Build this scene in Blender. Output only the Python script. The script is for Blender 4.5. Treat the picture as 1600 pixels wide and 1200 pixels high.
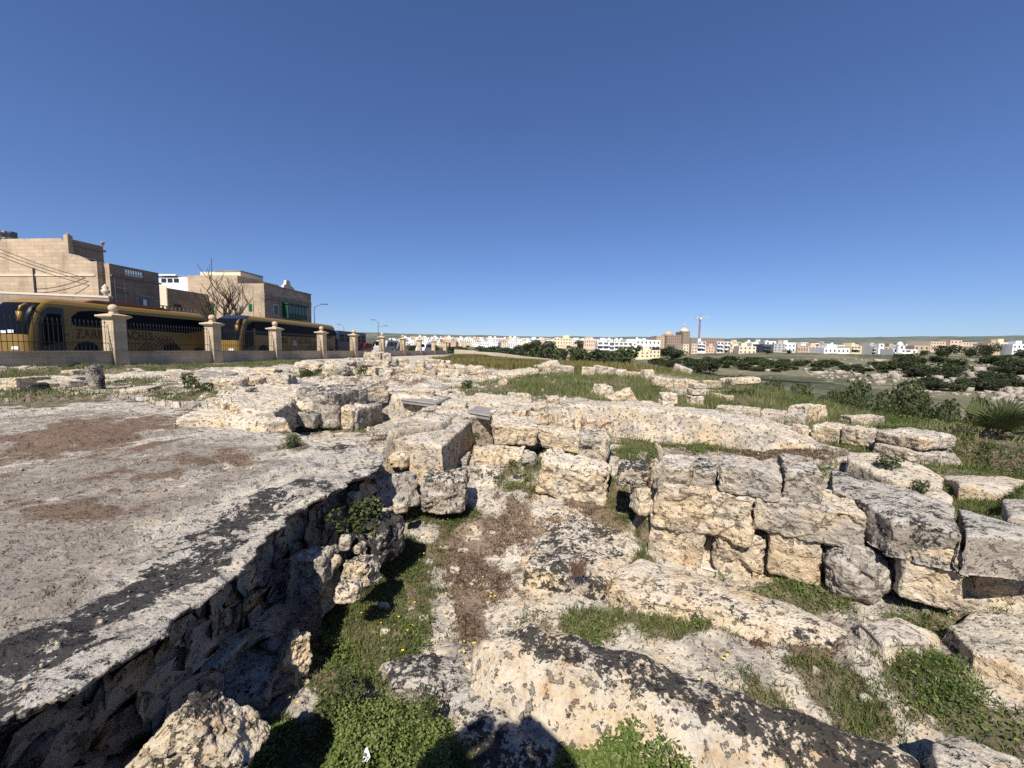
import bpy, math, random
import numpy as np
from mathutils import Vector, Matrix

for o in list(bpy.data.objects):
    bpy.data.objects.remove(o)
S = bpy.context.scene
COL = S.collection

# ------------------------------------------------------------------ camera
F = 610.0                      # focal length in pixels of the 1600 px wide photograph
E = 3.0                        # eye height
PITCH, ROLL = math.radians(5.0), math.radians(1.0)
fw = np.array([0, math.cos(PITCH), -math.sin(PITCH)])
r0 = np.array([1.0, 0, 0]); u0 = np.array([0, math.sin(PITCH), math.cos(PITCH)])
rt = r0 * math.cos(ROLL) + u0 * math.sin(ROLL)
up = u0 * math.cos(ROLL) - r0 * math.sin(ROLL)
EYE = np.array([0, 0, E])
cd = bpy.data.cameras.new('camera'); cam = bpy.data.objects.new('camera', cd); COL.objects.link(cam)
cd.sensor_width = 36; cd.lens = 36 * F / 1600; cd.clip_start = 0.05; cd.clip_end = 12000
M = Matrix(((rt[0], up[0], -fw[0], 0), (rt[1], up[1], -fw[1], 0), (rt[2], up[2], -fw[2], E), (0, 0, 0, 1)))
cam.matrix_world = M
S.camera = cam

# ------------------------------------------------------------------ light
SUN_EL = math.radians(48); SUN_H = np.array([-0.28, -1.0]); SUN_H /= np.linalg.norm(SUN_H)
sd = Vector((SUN_H[0] * math.cos(SUN_EL), SUN_H[1] * math.cos(SUN_EL), math.sin(SUN_EL)))
w = bpy.data.worlds.new('World'); S.world = w; w.use_nodes = True
wn = w.node_tree.nodes; bg = wn['Background']
sky = wn.new('ShaderNodeTexSky'); sky.sky_type = 'NISHITA'; sky.sun_disc = False
sky.sun_elevation = SUN_EL; sky.sun_rotation = math.atan2(SUN_H[0], SUN_H[1])
sky.altitude = 150; sky.air_density = 1.0; sky.dust_density = 0.0; sky.ozone_density = 1.4
gm = wn.new('ShaderNodeGamma'); gm.inputs[1].default_value = .88
tint = wn.new('ShaderNodeMix'); tint.data_type = 'RGBA'; tint.blend_type = 'MULTIPLY'; tint.inputs[0].default_value = 1; tint.inputs[7].default_value = (.72, .92, 1.40, 1)
w.node_tree.links.new(sky.outputs[0], gm.inputs[0]); w.node_tree.links.new(gm.outputs[0], tint.inputs[6])
w.node_tree.links.new(tint.outputs[2], bg.inputs[0]); bg.inputs[1].default_value = 0.071
sl = bpy.data.lights.new('sun', 'SUN'); sl.energy = 5.0; sl.angle = math.radians(0.5); sl.color = (1.0, 0.95, 0.87)
so = bpy.data.objects.new('sun', sl); COL.objects.link(so)
so.rotation_euler = (-sd).to_track_quat('-Z', 'Y').to_euler(); so.location = (0, -20, 40)
S.view_settings.view_transform = 'Standard'; S.view_settings.look = 'None'
S.view_settings.exposure = 0.48; S.view_settings.gamma = 1.0
S.cycles.max_bounces = 5; S.cycles.diffuse_bounces = 2; S.cycles.glossy_bounces = 2
S.cycles.transparent_max_bounces = 6; S.cycles.use_denoising = False

rng = np.random.default_rng(7)
random.seed(7)

# ------------------------------------------------------------------ pixel <-> world measuring helpers (surveying the photograph)
def ray(px, py):
    return fw + rt * (px - 800) / F - up * (py - 600) / F
def P(px, py, h):               # point seen at (px, py) lying h metres below the eye
    d = ray(px, py); return EYE + d * (-h / d[2])
def PD(px, py, D):              # point seen at (px, py) at depth D
    return EYE + ray(px, py) * D
def Dz(px, py, h):              # depth at which the ray meets h metres below the eye
    return -h / ray(px, py)[2]
def PX(px, D, h):               # column px at depth D, h below the eye
    p = PD(px, 600, D); return np.array([p[0], p[1], E - h])

# ------------------------------------------------------------------ noise
_pr = np.random.default_rng(3)
_perm = np.concatenate([_pr.permutation(256)] * 3).astype(np.int64)
_g3 = _pr.normal(size=(256, 3)); _g3 /= np.linalg.norm(_g3, axis=1)[:, None]
def n3(p):
    i = np.floor(p).astype(np.int64); f = p - i; u = f * f * f * (f * (f * 6 - 15) + 10)
    i &= 255; out = 0
    for dx in (0, 1):
        wx = u[:, 0] if dx else 1 - u[:, 0]
        for dy in (0, 1):
            wy = u[:, 1] if dy else 1 - u[:, 1]
            for dz in (0, 1):
                wz = u[:, 2] if dz else 1 - u[:, 2]
                h = _perm[_perm[_perm[(i[:, 0] + dx) & 255] + ((i[:, 1] + dy) & 255)] + ((i[:, 2] + dz) & 255)]
                g = _g3[h]
                out = out + wx * wy * wz * (g[:, 0] * (f[:, 0] - dx) + g[:, 1] * (f[:, 1] - dy) + g[:, 2] * (f[:, 2] - dz))
    return out * 1.5
def fbm(p, octv=4, gain=.5, lac=2.03):
    p = np.asarray(p, float); a = 1; s = 0; t = 0
    for k in range(octv):
        s = s + a * n3(p + k * 17.3); t += a; a *= gain; p = p * lac
    return s / t
def ridge(p, octv=4):
    p = np.asarray(p, float); a = 1; s = 0; t = 0
    for k in range(octv):
        s = s + a * (1 - 2 * np.abs(n3(p + k * 11.7))); t += a; a *= .5; p = p * 2.1
    return s / t
def f2(X, Y, sc, octv=4, seed=0):
    return fbm(np.stack([X * sc + seed, Y * sc - seed * 1.7, np.full_like(X, seed * 3.1 + .37)], 1), octv)
def sstep(a, b, x):
    t = np.clip((x - a) / (b - a), 0, 1); return t * t * (3 - 2 * t)
def sdf(X, Y, poly):            # signed distance to a polygon, positive inside
    poly = np.asarray(poly)[:, :2]; n = len(poly)
    d = np.full(X.shape, 1e18); ins = np.zeros(X.shape, bool)
    for k in range(n):
        a = poly[k]; b = poly[(k + 1) % n]; e = b - a
        wx = X - a[0]; wy = Y - a[1]
        t = np.clip((wx * e[0] + wy * e[1]) / max(e @ e, 1e-12), 0, 1)
        d = np.minimum(d, (wx - t * e[0]) ** 2 + (wy - t * e[1]) ** 2)
        if a[1] != b[1]:
            c = (a[1] > Y) != (b[1] > Y)
            ins ^= c & (X < (b[0] - a[0]) * (Y - a[1]) / (b[1] - a[1]) + a[0])
    return np.where(ins, 1, -1) * np.sqrt(d)

# ------------------------------------------------------------------ object helpers
def tag(o, label=None, cat=None, group=None, kind=None):
    if label: o['label'] = label
    if cat: o['category'] = cat
    if group: o['group'] = group
    if kind: o['kind'] = kind
    return o
def mesh_np(name, V, F_, attrs=None, smooth=True):
    V = np.asarray(V, np.float32); F_ = np.asarray(F_, np.int32)
    me = bpy.data.meshes.new(name); k = F_.shape[1]
    me.vertices.add(len(V)); me.vertices.foreach_set('co', V.ravel())
    me.loops.add(F_.size); me.loops.foreach_set('vertex_index', F_.ravel())
    me.polygons.add(len(F_)); me.polygons.foreach_set('loop_start', np.arange(0, F_.size, k, dtype=np.int32))
    me.polygons.foreach_set('loop_total', np.full(len(F_), k, np.int32))
    if smooth: me.polygons.foreach_set('use_smooth', np.ones(len(F_), bool))
    for a, v in (attrs or {}).items():
        at = me.attributes.new(a, 'FLOAT', 'POINT'); at.data.foreach_set('value', np.asarray(v, np.float32))
    me.update(calc_edges=True); me.validate()
    return me
def link(name, me, m=None, parent=None, loc=None):
    o = bpy.data.objects.new(name, me); COL.objects.link(o)
    if m is not None and me is not None and not me.materials: me.materials.append(m)
    if parent: o.parent = parent
    if loc is not None: o.location = loc
    return o
def empty(name, loc, rz=0, label=None, cat=None, group=None, kind=None):
    o = bpy.data.objects.new(name, None); COL.objects.link(o); o.location = loc; o.rotation_euler = (0, 0, rz)
    o.empty_display_size = .2
    return tag(o, label, cat, group, kind)
def copy_tree(o, parent=None):
    c = o.copy(); COL.objects.link(c)
    if parent: c.parent = parent
    for ch in [x for x in bpy.data.objects if x.parent == o]: copy_tree(ch, c)
    return c

class MB:                       # collects simple solids into one mesh
    def __init__(s): s.v = []; s.f = []
    def add(s, v, f):
        b = len(s.v); s.v += [tuple(map(float, q)) for q in v]; s.f += [tuple(b + i for i in q) for q in f]; return s
    def box(s, x0, x1, y0, y1, z0, z1):
        return s.add([(x0, y0, z0), (x1, y0, z0), (x1, y1, z0), (x0, y1, z0), (x0, y0, z1), (x1, y0, z1), (x1, y1, z1), (x0, y1, z1)],
                     [(0, 3, 2, 1), (4, 5, 6, 7), (0, 1, 5, 4), (1, 2, 6, 5), (2, 3, 7, 6), (3, 0, 4, 7)])
    def frust(s, cx, cy, z0, z1, a0, b0, a1, b1):
        v = [(cx + sx * a, cy + sy * b, z) for z, a, b in ((z0, a0, b0), (z1, a1, b1)) for sx, sy in ((-1, -1), (1, -1), (1, 1), (-1, 1))]
        return s.add(v, [(0, 3, 2, 1), (4, 5, 6, 7), (0, 1, 5, 4), (1, 2, 6, 5), (2, 3, 7, 6), (3, 0, 4, 7)])
    def prism(s, pts, axis, a0, a1):   # polygon pts in the plane perpendicular to axis ('x': (y,z); 'y': (x,z); 'z': (x,y))
        n = len(pts)
        def mk(p, a): return {'x': (a, p[0], p[1]), 'y': (p[0], a, p[1]), 'z': (p[0], p[1], a)}[axis]
        v = [mk(p, a0) for p in pts] + [mk(p, a1) for p in pts]
        return s.add(v, [tuple(range(n))[::-1], tuple(range(n, 2 * n))] + [(i, (i + 1) % n, n + (i + 1) % n, n + i) for i in range(n)])
    def lathe(s, cx, cy, prof, n=16):  # prof: (radius, z)
        v = []; f = []
        for r, z in prof:
            v += [(cx + r * math.cos(2 * math.pi * i / n), cy + r * math.sin(2 * math.pi * i / n), z) for i in range(n)]
        for k in range(len(prof) - 1):
            f += [(k * n + i, k * n + (i + 1) % n, (k + 1) * n + (i + 1) % n, (k + 1) * n + i) for i in range(n)]
        f += [tuple(range(n))[::-1], tuple(range((len(prof) - 1) * n, len(prof) * n))]
        return s.add(v, f)
    def tube(s, pts, r, n=6, r1=None):
        pts = [Vector(p) for p in pts]; v = []; f = []; L = len(pts)
        for k, p in enumerate(pts):
            t = (pts[min(k + 1, L - 1)] - pts[max(k - 1, 0)]).normalized()
            a = t.cross(Vector((0, 0, 1)))
            if a.length < .01: a = t.cross(Vector((1, 0, 0)))
            a.normalize(); b = t.cross(a)
            rr = r if r1 is None else r + (r1 - r) * k / (L - 1)
            v += [tuple(p + a * rr * math.cos(2 * math.pi * i / n) + b * rr * math.sin(2 * math.pi * i / n)) for i in range(n)]
        for k in range(L - 1):
            f += [(k * n + i, k * n + (i + 1) % n, (k + 1) * n + (i + 1) % n, (k + 1) * n + i) for i in range(n)]
        f += [tuple(range(n))[::-1], tuple(range((L - 1) * n, L * n))]
        return s.add(v, f)
    def mesh(s, name):
        me = bpy.data.meshes.new(name); me.from_pydata(s.v, [], s.f); me.update(); return me
    def build(s, name, m, parent=None, smooth=False, bevel=0, loc=None):
        me = s.mesh(name)
        import bmesh
        bm = bmesh.new(); bm.from_mesh(me); bmesh.ops.recalc_face_normals(bm, faces=bm.faces)
        if bevel: bmesh.ops.bevel(bm, geom=list(bm.edges), offset=bevel, segments=2, affect='EDGES', clamp_overlap=True)
        bm.to_mesh(me); bm.free()
        if smooth: me.polygons.foreach_set('use_smooth', np.ones(len(me.polygons), bool))
        return link(name, me, m, parent, loc)

# ------------------------------------------------------------------ materials
class NT:
    def __init__(s, name):
        s.m = bpy.data.materials.new(name); s.m.use_nodes = True; s.t = s.m.node_tree; s.b = s.t.nodes['Principled BSDF']
        s.b.inputs['Roughness'].default_value = .9; s.b.inputs['Specular IOR Level'].default_value = .2
    def n(s, t, **k):
        q = s.t.nodes.new(t)
        for a, v in k.items(): setattr(q, a, v)
        return q
    def L(s, a, b): s.t.links.new(a, b)
    def pos(s):
        return s.n('ShaderNodeNewGeometry').outputs['Position']
    def objc(s): return s.n('ShaderNodeTexCoord').outputs['Object']
    def map(s, v, sc): q = s.n('ShaderNodeMapping'); s.L(v, q.inputs[0]); q.inputs['Scale'].default_value = sc; return q.outputs[0]
    def nz(s, v, sc, det=6, ro=.6, dist=0):
        q = s.n('ShaderNodeTexNoise'); s.L(v, q.inputs['Vector']); q.inputs['Scale'].default_value = sc
        q.inputs['Detail'].default_value = det; q.inputs['Roughness'].default_value = ro; q.inputs['Distortion'].default_value = dist
        return q.outputs['Fac']
    def vor(s, v, sc, feat='F1'):
        q = s.n('ShaderNodeTexVoronoi', feature=feat); s.L(v, q.inputs['Vector']); q.inputs['Scale'].default_value = sc; return q.outputs['Distance']
    def val(s, i, x):
        if isinstance(x, (int, float)): i.default_value = x
        else: s.L(x, i)
    def ma(s, op, a, b=0.0, c=0.0):
        q = s.n('ShaderNodeMath', operation=op); s.val(q.inputs[0], a); s.val(q.inputs[1], b); s.val(q.inputs[2], c); return q.outputs[0]
    def rng(s, x, a, b, c=0, d=1, sm=True):
        q = s.n('ShaderNodeMapRange', interpolation_type='SMOOTHSTEP' if sm else 'LINEAR'); s.val(q.inputs[0], x)
        for i, y in ((1, a), (2, b), (3, c), (4, d)): s.val(q.inputs[i], y)
        return q.outputs[0]
    def mix(s, f, a, b, bt='MIX'):
        q = s.n('ShaderNodeMix', data_type='RGBA', blend_type=bt); s.val(q.inputs[0], f)
        for i, x in ((6, a), (7, b)):
            if isinstance(x, tuple): q.inputs[i].default_value = (*x, 1)
            else: s.L(x, q.inputs[i])
        return q.outputs[2]
    def at(s, name): q = s.n('ShaderNodeAttribute', attribute_name=name); return q.outputs['Fac']
    def upz(s):
        g = s.n('ShaderNodeNewGeometry'); q = s.n('ShaderNodeSeparateXYZ'); s.L(g.outputs['Normal'], q.inputs[0]); return q.outputs[2]
    def bump(s, h, st=.5, dist=.02, prev=None):
        q = s.n('ShaderNodeBump'); s.L(h, q.inputs['Height']); q.inputs['Strength'].default_value = st; q.inputs['Distance'].default_value = dist
        if prev is not None: s.L(prev, q.inputs['Normal'])
        return q.outputs[0]
    def out(s, col, nrm=None, rough=None):
        if isinstance(col, tuple): s.b.inputs['Base Color'].default_value = (*col, 1)
        else: s.L(col, s.b.inputs['Base Color'])
        if nrm is not None: s.L(nrm, s.b.inputs['Normal'])
        if rough is not None: s.val(s.b.inputs['Roughness'], rough)
        return s.m

def limestone(name, ground=False):
    t = NT(name); p = t.pos(); upn = t.upz()
    n1 = t.nz(p, 1.6, 6, .6); n2 = t.nz(p, 7, 8, .65); n3_ = t.nz(p, 38, 6, .7); n4 = t.nz(p, 3.1, 8, .62, .4)
    tone = t.at('tone'); och = t.at('och'); lich = t.at('lich')
    c = t.mix(t.rng(n1, .38, .62), (.60, .46, .285), (.65, .55, .405))
    c = t.mix(t.rng(t.ma('ADD', n2, t.ma('MULTIPLY', och, .28)), .56, .74), c, (.52, .345, .185))     # iron stain
    g = t.rng(t.ma('ADD', t.ma('MULTIPLY', n4, .9), t.ma('MULTIPLY', tone, .45)), .45, .72)
    c = t.mix(t.ma('MULTIPLY', g, .85), c, t.mix(n2, (.19, .17, .145), (.42, .375, .32)))           # grey weathering, plus shade put into tone
    wh = t.rng(t.ma('ADD', t.ma('MULTIPLY', upn, .22), t.nz(p, 4.3, 8, .7)), .58, .74)
    c = t.mix(t.ma('MULTIPLY', wh, .45), c, (.67, .62, .53))                                        # bleached crust
    c = t.mix(t.rng(n3_, .25, .6), t.mix(.38, c, (.22, .17, .13)), c); pit = t.rng(t.nz(p, 17, 4, .6), .36, .43); c = t.mix(pit, t.mix(.6, c, (.10, .085, .07)), c)                               # fine mottling, pits painted with recess shade
    soil_ = t.at('soil')
    sm = t.rng(t.ma('ADD', soil_, t.ma('MULTIPLY', t.ma('SUBTRACT', n4, .5), 1.3)), .25, .75)
    c = t.mix(t.ma('MULTIPLY', sm, .9), c, t.mix(n2, (.14, .115, .09), (.37, .315, .255)))
    cr = t.vor(p, 2.3, 'DISTANCE_TO_EDGE')
    # black lichen: crisp blotches of several sizes
    nl = t.nz(p, 6.5, 9, .75, .3); ns = t.nz(p, 30, 6, .7)
    lv = t.ma('ADD', t.ma('MULTIPLY', nl, .62), t.ma('MULTIPLY', ns, .44))
    thr = t.ma('SUBTRACT', .70, t.ma('MULTIPLY', lich, .27))
    lm = t.rng(lv, thr, t.ma('ADD', thr, .022))
    bl = t.mix(t.nz(p, 60, 3, .6), (.009, .009, .011), (.034, .033, .033))
    c = t.mix(t.ma('MULTIPLY', lm, .93), c, bl)
    if ground:
        veg = t.at('veg'); br = t.at('brown'); dry = t.at('dry'); far = t.at('far')
        soil = t.mix(n2, (.16, .10, .065), (.30, .22, .15))
        bm_ = t.rng(t.ma('ADD', br, t.ma('MULTIPLY', t.ma('SUBTRACT', t.ma('MULTIPLY', t.ma('ADD', n2, n3_), .5), .5), 2.6)), .42, .66)
        c = t.mix(t.ma('MULTIPLY', bm_, .8), c, t.mix(n3_, (.085, .045, .028), (.22, .14, .085)))
        vm = t.rng(t.ma('ADD', veg, t.ma('MULTIPLY', t.ma('SUBTRACT', t.ma('MULTIPLY', t.ma('ADD', n4, n3_), .5), .5), 1.8)), .36, .62)
        gr = t.mix(n3_, (.035, .04, .018), (.12, .12, .05))
        c = t.mix(t.ma('MULTIPLY', vm, .92), c, t.mix(t.rng(n2, .4, .65), gr, soil))
        dr = t.mix(n2, (.17, .13, .055), (.34, .27, .13))
        c = t.mix(dry, c, dr)
        fn = t.nz(p, .035, 8, .65); fn2 = t.nz(p, .35, 6, .7)
        fc = t.mix(t.rng(fn, .42, .58), (.07, .078, .04), (.17, .15, .09))
        fc = t.mix(t.rng(fn2, .56, .68), fc, (.38, .32, .25))
        c = t.mix(far, c, fc)
        fh = t.at('hill')
        c = t.mix(fh, c, t.mix(t.rng(t.nz(p, .02, 8, .7), .4, .6), (.07, .09, .07), (.17, .175, .135)))
    vz = t.vor(p, 26); bb = t.ma('ADD', t.ma('MULTIPLY', n3_, .32), t.ma('ADD', t.ma('MULTIPLY', n2, 1.2), t.ma('MULTIPLY', t.rng(vz, 0, .35), .25)))
    bb = t.ma('ADD', bb, t.ma('MULTIPLY', pit, .5)); nb = t.bump(bb, 1.0, .05)
    return t.out(c, nb, .95)
M_STONE = limestone('limestone'); M_GROUND = limestone('ruin_ground', True)

def flat(name, col, rough=.6, metal=0, spec=.3, var=.12, sc=3.0, bump=0):
    t = NT(name); p = t.objc(); n = t.nz(p, sc, 6, .65)
    c = t.mix(n, tuple(x * (1 - var) for x in col), tuple(min(1, x * (1 + var)) for x in col))
    t.b.inputs['Metallic'].default_value = metal; t.b.inputs['Specular IOR Level'].default_value = spec
    return t.out(c, t.bump(t.nz(p, sc * 14, 4), bump, .01) if bump else None, rough)
def ashlar(name, col, bw=.75, bh=.27, dirt=.35, mortar=.75):      # coursed limestone blocks
    t = NT(name); p = t.objc()
    q = t.n('ShaderNodeSeparateXYZ'); t.L(p, q.inputs[0])
    cx = t.n('ShaderNodeCombineXYZ'); t.L(t.ma('ADD', q.outputs[0], q.outputs[1]), cx.inputs[0]); t.L(q.outputs[2], cx.inputs[1])
    b = t.n('ShaderNodeTexBrick'); t.L(cx.outputs[0], b.inputs['Vector']); b.inputs['Scale'].default_value = 1
    b.inputs['Brick Width'].default_value = bw; b.inputs['Row Height'].default_value = bh; b.inputs['Mortar Size'].default_value = .012
    b.inputs['Color1'].default_value = (*[x * .86 for x in col], 1); b.inputs['Color2'].default_value = (*[min(1, x * 1.1) for x in col], 1)
    b.inputs['Mortar'].default_value = (*[x * mortar for x in col], 1)
    n1 = t.nz(p, .55, 8, .65); n2 = t.nz(t.map(p, (1, 1, .18)), 1.9, 7, .65)
    c = t.mix(t.ma('MULTIPLY', t.rng(n1, .45, .7), dirt), b.outputs['Color'], (.17, .13, .10))
    c = t.mix(t.ma('MULTIPLY', t.rng(n2, .52, .75), dirt * 1.2), c, (.12, .10, .085))
    c = t.mix(t.ma('MULTIPLY', t.nz(p, 14, 5, .7), .35), c, tuple(x * .6 for x in col))
    return t.out(c, t.bump(t.ma('ADD', b.outputs['Fac'], t.ma('MULTIPLY', t.nz(p, 16, 5), -.6)), -.4, .02), .92)
# ------------------------------------------------------------------ the lie of the land (metres below the eye)
def W(pts, h): return [P(x, y, h) for x, y in pts]
SLAB_EDGE = [(-150, 1290), (0, 1140), (60, 1112), (120, 1088), (180, 1050), (262, 985), (330, 930), (392, 882), (415, 838), (470, 795), (520, 764), (562, 744), (598, 731), (606, 712)]
SLAB = W(SLAB_EDGE, 1.3) + W([(560, 697), (500, 690), (450, 674), (400, 662), (330, 654), (250, 640), (200, 632), (100, 633), (0, 640), (-250, 655)], 1.3) + [np.array([-13, 3, 0]), np.array([-13, .1, 0]), np.array([-2.6, .1, 0])]
COURT = [(-1.95, .75), (-2.0, 4.0), (-1.9, 4.75), (-1.2, 5.5), (-.85, 5.75), (-.2, 5.9), (.5, 5.85), (1.0, 5.9), (1.35, 6.6), (1.7, 6.6), (1.75, 5.0), (1.5, 4.1), (3.2, 3.1), (4.2, 2.6), (6, 1.6), (8, -.5), (4, .2), (1, .6)]
ROOM = [(1.3, 5.2), (1.25, 8.2), (2.1, 7.9), (3.4, 7.7), (4.6, 7.5), (5.3, 7.3), (5.9, 6.3), (6.4, 5.3), (6.3, 4.4), (4.7, 3.6), (3.3, 4.2), (2.2, 4.9)]
TANK = [(-4.8, 6.5), (-4.4, 7.15), (-3.35, 7.5), (-3.0, 8.5), (-1.75, 8.5), (-1.7, 5.0), (-2.0, 4.6), (-2.8, 4.8), (-3.4, 5.6), (-4.2, 6.2)]
WALLB = [(1.75, 4.7), (1.6, 3.9), (3.2, 2.8), (4.4, 2.2), (9, -.5), (9, 3.0), (6.5, 4.3), (4.9, 3.7), (3.5, 4.4), (2.4, 5.1)]
MID = [(-.95, 5.6), (-.9, 7.0), (-.3, 7.2), (1.3, 7.6), (1.3, 5.6)]
PLAT = [(-90, -12), (-90, 110), (-9, 105), (-6, 60), (-2, 42), (5.0, 31), (8.6, 20), (7.9, 13), (7.3, 9.5), (7.8, 7), (9.5, 4), (13, -8), (13, -40), (-90, -40)]
def floor_h(X, Y):
    h = 2.28 - .16 * sstep(-.6, 1.2, X) - .30 * sstep(1.6, 3.6, X)
    return h - .40 * sstep(3.7, 5.8, Y) * sstep(3.5, .5, X)
def terrain(X, Y, fine=True):
    X = np.asarray(X, float); Y = np.asarray(Y, float)
    r = np.hypot(X, Y)
    h = 1.13 + .04 * f2(X, Y, .15, 3, 2) + .28 * sstep(1.4, 3.2, X) * sstep(6, 7.5, Y) * sstep(15, 10, Y)
    rocky = sstep(2, -4, X) * sstep(3, 7, Y) * sstep(24, 17, Y) * (1 - .85 * sstep(-6.5, -8.5, X) * sstep(14, 11, Y))
    near = (r < 30)
    if fine and near.any():
        xs, ys = X[near], Y[near]
        led = f2(xs, ys * 1.7, .6, 6, 4) * .62 + f2(xs, ys, 2.1, 4, 9) * .12
        st = .085; q = led / st; k = np.floor(q); fr = q - k
        led = (k + sstep(.35, .65, fr)) * st
        h[near] -= rocky[near] * np.clip(led, -.34, .22) * .8
        h[near] += f2(xs, ys, 1.2, 5, 5) * .03 + f2(xs, ys, 9, 3, 8) * .008
    # slab hollow, court, room, tank
    if near.any():
        xs, ys = X[near], Y[near]; hh = h[near]
        wob = f2(xs, ys, 2.2, 3, 6) * .10 if fine else 0
        a = sstep(.25, -.35, -sdf(xs, ys, SLAB) - 0) 
        hh = np.where(sdf(xs, ys, SLAB) > -.05, np.maximum(hh, 1.62), hh)
        fl = floor_h(xs, ys)
        if fine: fl = fl - f2(xs, ys, 1.4, 5, 12) * .13 - f2(xs, ys, 5.5, 5, 13) * .04 - np.abs(f2(xs, ys, 16, 3, 14)) * .014
        m = sstep(-.10, .12, sdf(xs, ys, WALLB)); hh = hh * (1 - m) + (1.5 - (.05 * f2(xs, ys, 2.5, 4, 3) if fine else 0)) * m
        m = sstep(-.10, .12, sdf(xs, ys, COURT) + wob); hh = hh * (1 - m) + np.maximum(fl, hh * 0 + .2) * m
        m = sstep(-.12, .12, sdf(xs, ys, MID) + wob); hh = hh * (1 - m) + (1.72 - (.06 * f2(xs, ys, 2.5, 4, 3) if fine else 0)) * m
        m = sstep(-.14, .14, sdf(xs, ys, ROOM) + wob); hh = hh * (1 - m) + (1.72 - .22 * sstep(4.0, 5.4, xs) - (.09 * f2(xs, ys, 1.1, 5, 15) + .03 * f2(xs, ys, 7, 4, 16) if fine else 0)) * m
        m = sstep(-.06, .06, sdf(xs, ys, TANK) + wob * .3); hh = hh * (1 - m) + (1.58 - (.05 * f2(xs, ys, 2.5, 4, 3) if fine else 0)) * m
        h[near] = hh
    s = -sdf(X, Y, PLAT)
    hv = np.interp(r, [8, 12, 25, 45, 60, 80, 110, 150, 190, 230, 260, 350, 600, 1000, 1500, 1900, 2600, 6000],
                   [1.3, 2.2, 4.0, 5.4, 6.4, 7.4, 7.6, 5.6, 3.6, 1.6, .6, -1.6, -10, -25, -52, -57, -46, 60])
    if fine:
        hv = hv - f2(X, Y, .02, 5, 20) * np.clip(r / 60, .2, 2.6) - f2(X, Y, .25, 4, 21) * .35 * sstep(12, 40, r) - f2(X, Y, .0045, 4, 22) * np.clip((r - 700) / 900, 0, 1) * 9
    m = sstep(0, 5 + .12 * r, s)
    return h * (1 - m) + hv * m
def gz(x, y): return E - float(terrain(np.array([x]), np.array([y]), True)[0])

# ------------------------------------------------------------------ surface patches traced from the photograph (pixel outlines on the ground)
def ell(cx, cy, a, b, n=16): return [(cx + a * math.cos(2 * math.pi * k / n), cy + b * math.sin(2 * math.pi * k / n)) for k in range(n)]
GREEN = [(2.28, [(455, 1000), (480, 960), (520, 930), (560, 870), (620, 850), (680, 860), (690, 900), (700, 940), (700, 1000), (670, 1040), (620, 1050), (560, 1060), (520, 1090), (450, 1080)]),
 (2.25, [(520, 1100), (600, 1085), (680, 1115), (720, 1200), (700, 1260), (350, 1260), (400, 1180), (470, 1140)]),
 (2.28, [(385, 1135), (440, 1125), (470, 1150), (420, 1205), (340, 1230)]),
 (2.1, [(885, 1160), (960, 1130), (1040, 1140), (1100, 1200), (1110, 1260), (880, 1260)]),
 (2.05, [(830, 945), (900, 925), (1000, 930), (1090, 955), (1125, 975), (1060, 995), (960, 985), (850, 970)]),
 (1.9, [(1080, 1025), (1150, 1015), (1230, 1030), (1240, 1055), (1150, 1062), (1090, 1045)]),
 (1.8, [(1265, 985), (1310, 990), (1380, 1040), (1415, 1090), (1380, 1120), (1320, 1080)]),
 (1.75, [(1385, 985), (1440, 970), (1500, 1000), (1600, 1090), (1700, 1190), (1540, 1110), (1430, 1040)]),
 (1.75, [(1430, 1070), (1480, 1080), (1550, 1160), (1560, 1185), (1500, 1150)]),
 (1.95, [(1120, 880), (1200, 900), (1320, 905), (1340, 960), (1240, 925), (1130, 902)]),
 (1.75, [(1390, 930), (1500, 935), (1580, 960), (1510, 985), (1420, 960)]),
 (1.9, [(955, 700), (1010, 705), (1000, 760), (1012, 860), (985, 830), (960, 780), (945, 770)]),
 (2.15, ell(700, 810, 55, 16)), (2.25, ell(545, 822, 38, 24)), (2.2, ell(600, 890, 40, 20)),
 (1.72, [(830, 705), (865, 700), (870, 722), (830, 745), (800, 740)]), (1.72, [(888, 700), (915, 705), (915, 732), (895, 735)]),
 (1.58, ell(540, 672, 40, 8)), (1.72, ell(1100, 698, 35, 10)),
 (1.15, [(-80, 600), (20, 583), (170, 573), (330, 570), (430, 565), (430, 572), (330, 579), (170, 586), (60, 598), (-80, 606)]),
 (1.15, [(-60, 618), (60, 610), (120, 612), (190, 626), (110, 632), (-60, 638)]), (1.13, ell(288, 617, 38, 7)), (1.13, ell(213, 598, 32, 5)),
 (1.12, ell(490, 585, 30, 7)), (1.12, ell(592, 583, 25, 5)), (1.12, ell(330, 640, 30, 4)), (1.12, ell(460, 566, 40, 4)), (1.12, ell(735, 607, 8, 5)), (1.3, ell(458, 688, 28, 12)),
 (1.15, [(745, 618), (750, 600), (800, 592), (900, 583), (1000, 590), (1060, 610), (1200, 600), (1400, 620), (1600, 640), (1750, 700), (1700, 800), (1520, 735), (1440, 690), (1300, 655), (1190, 640), (1060, 632), (1000, 640), (960, 622), (850, 625)]),
 (1.3, [(1440, 690), (1600, 690), (1760, 700), (1760, 800), (1600, 822), (1500, 740)]),
 (1.2, [(1310, 690), (1380, 700), (1440, 715), (1400, 735), (1330, 715)])]
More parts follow.
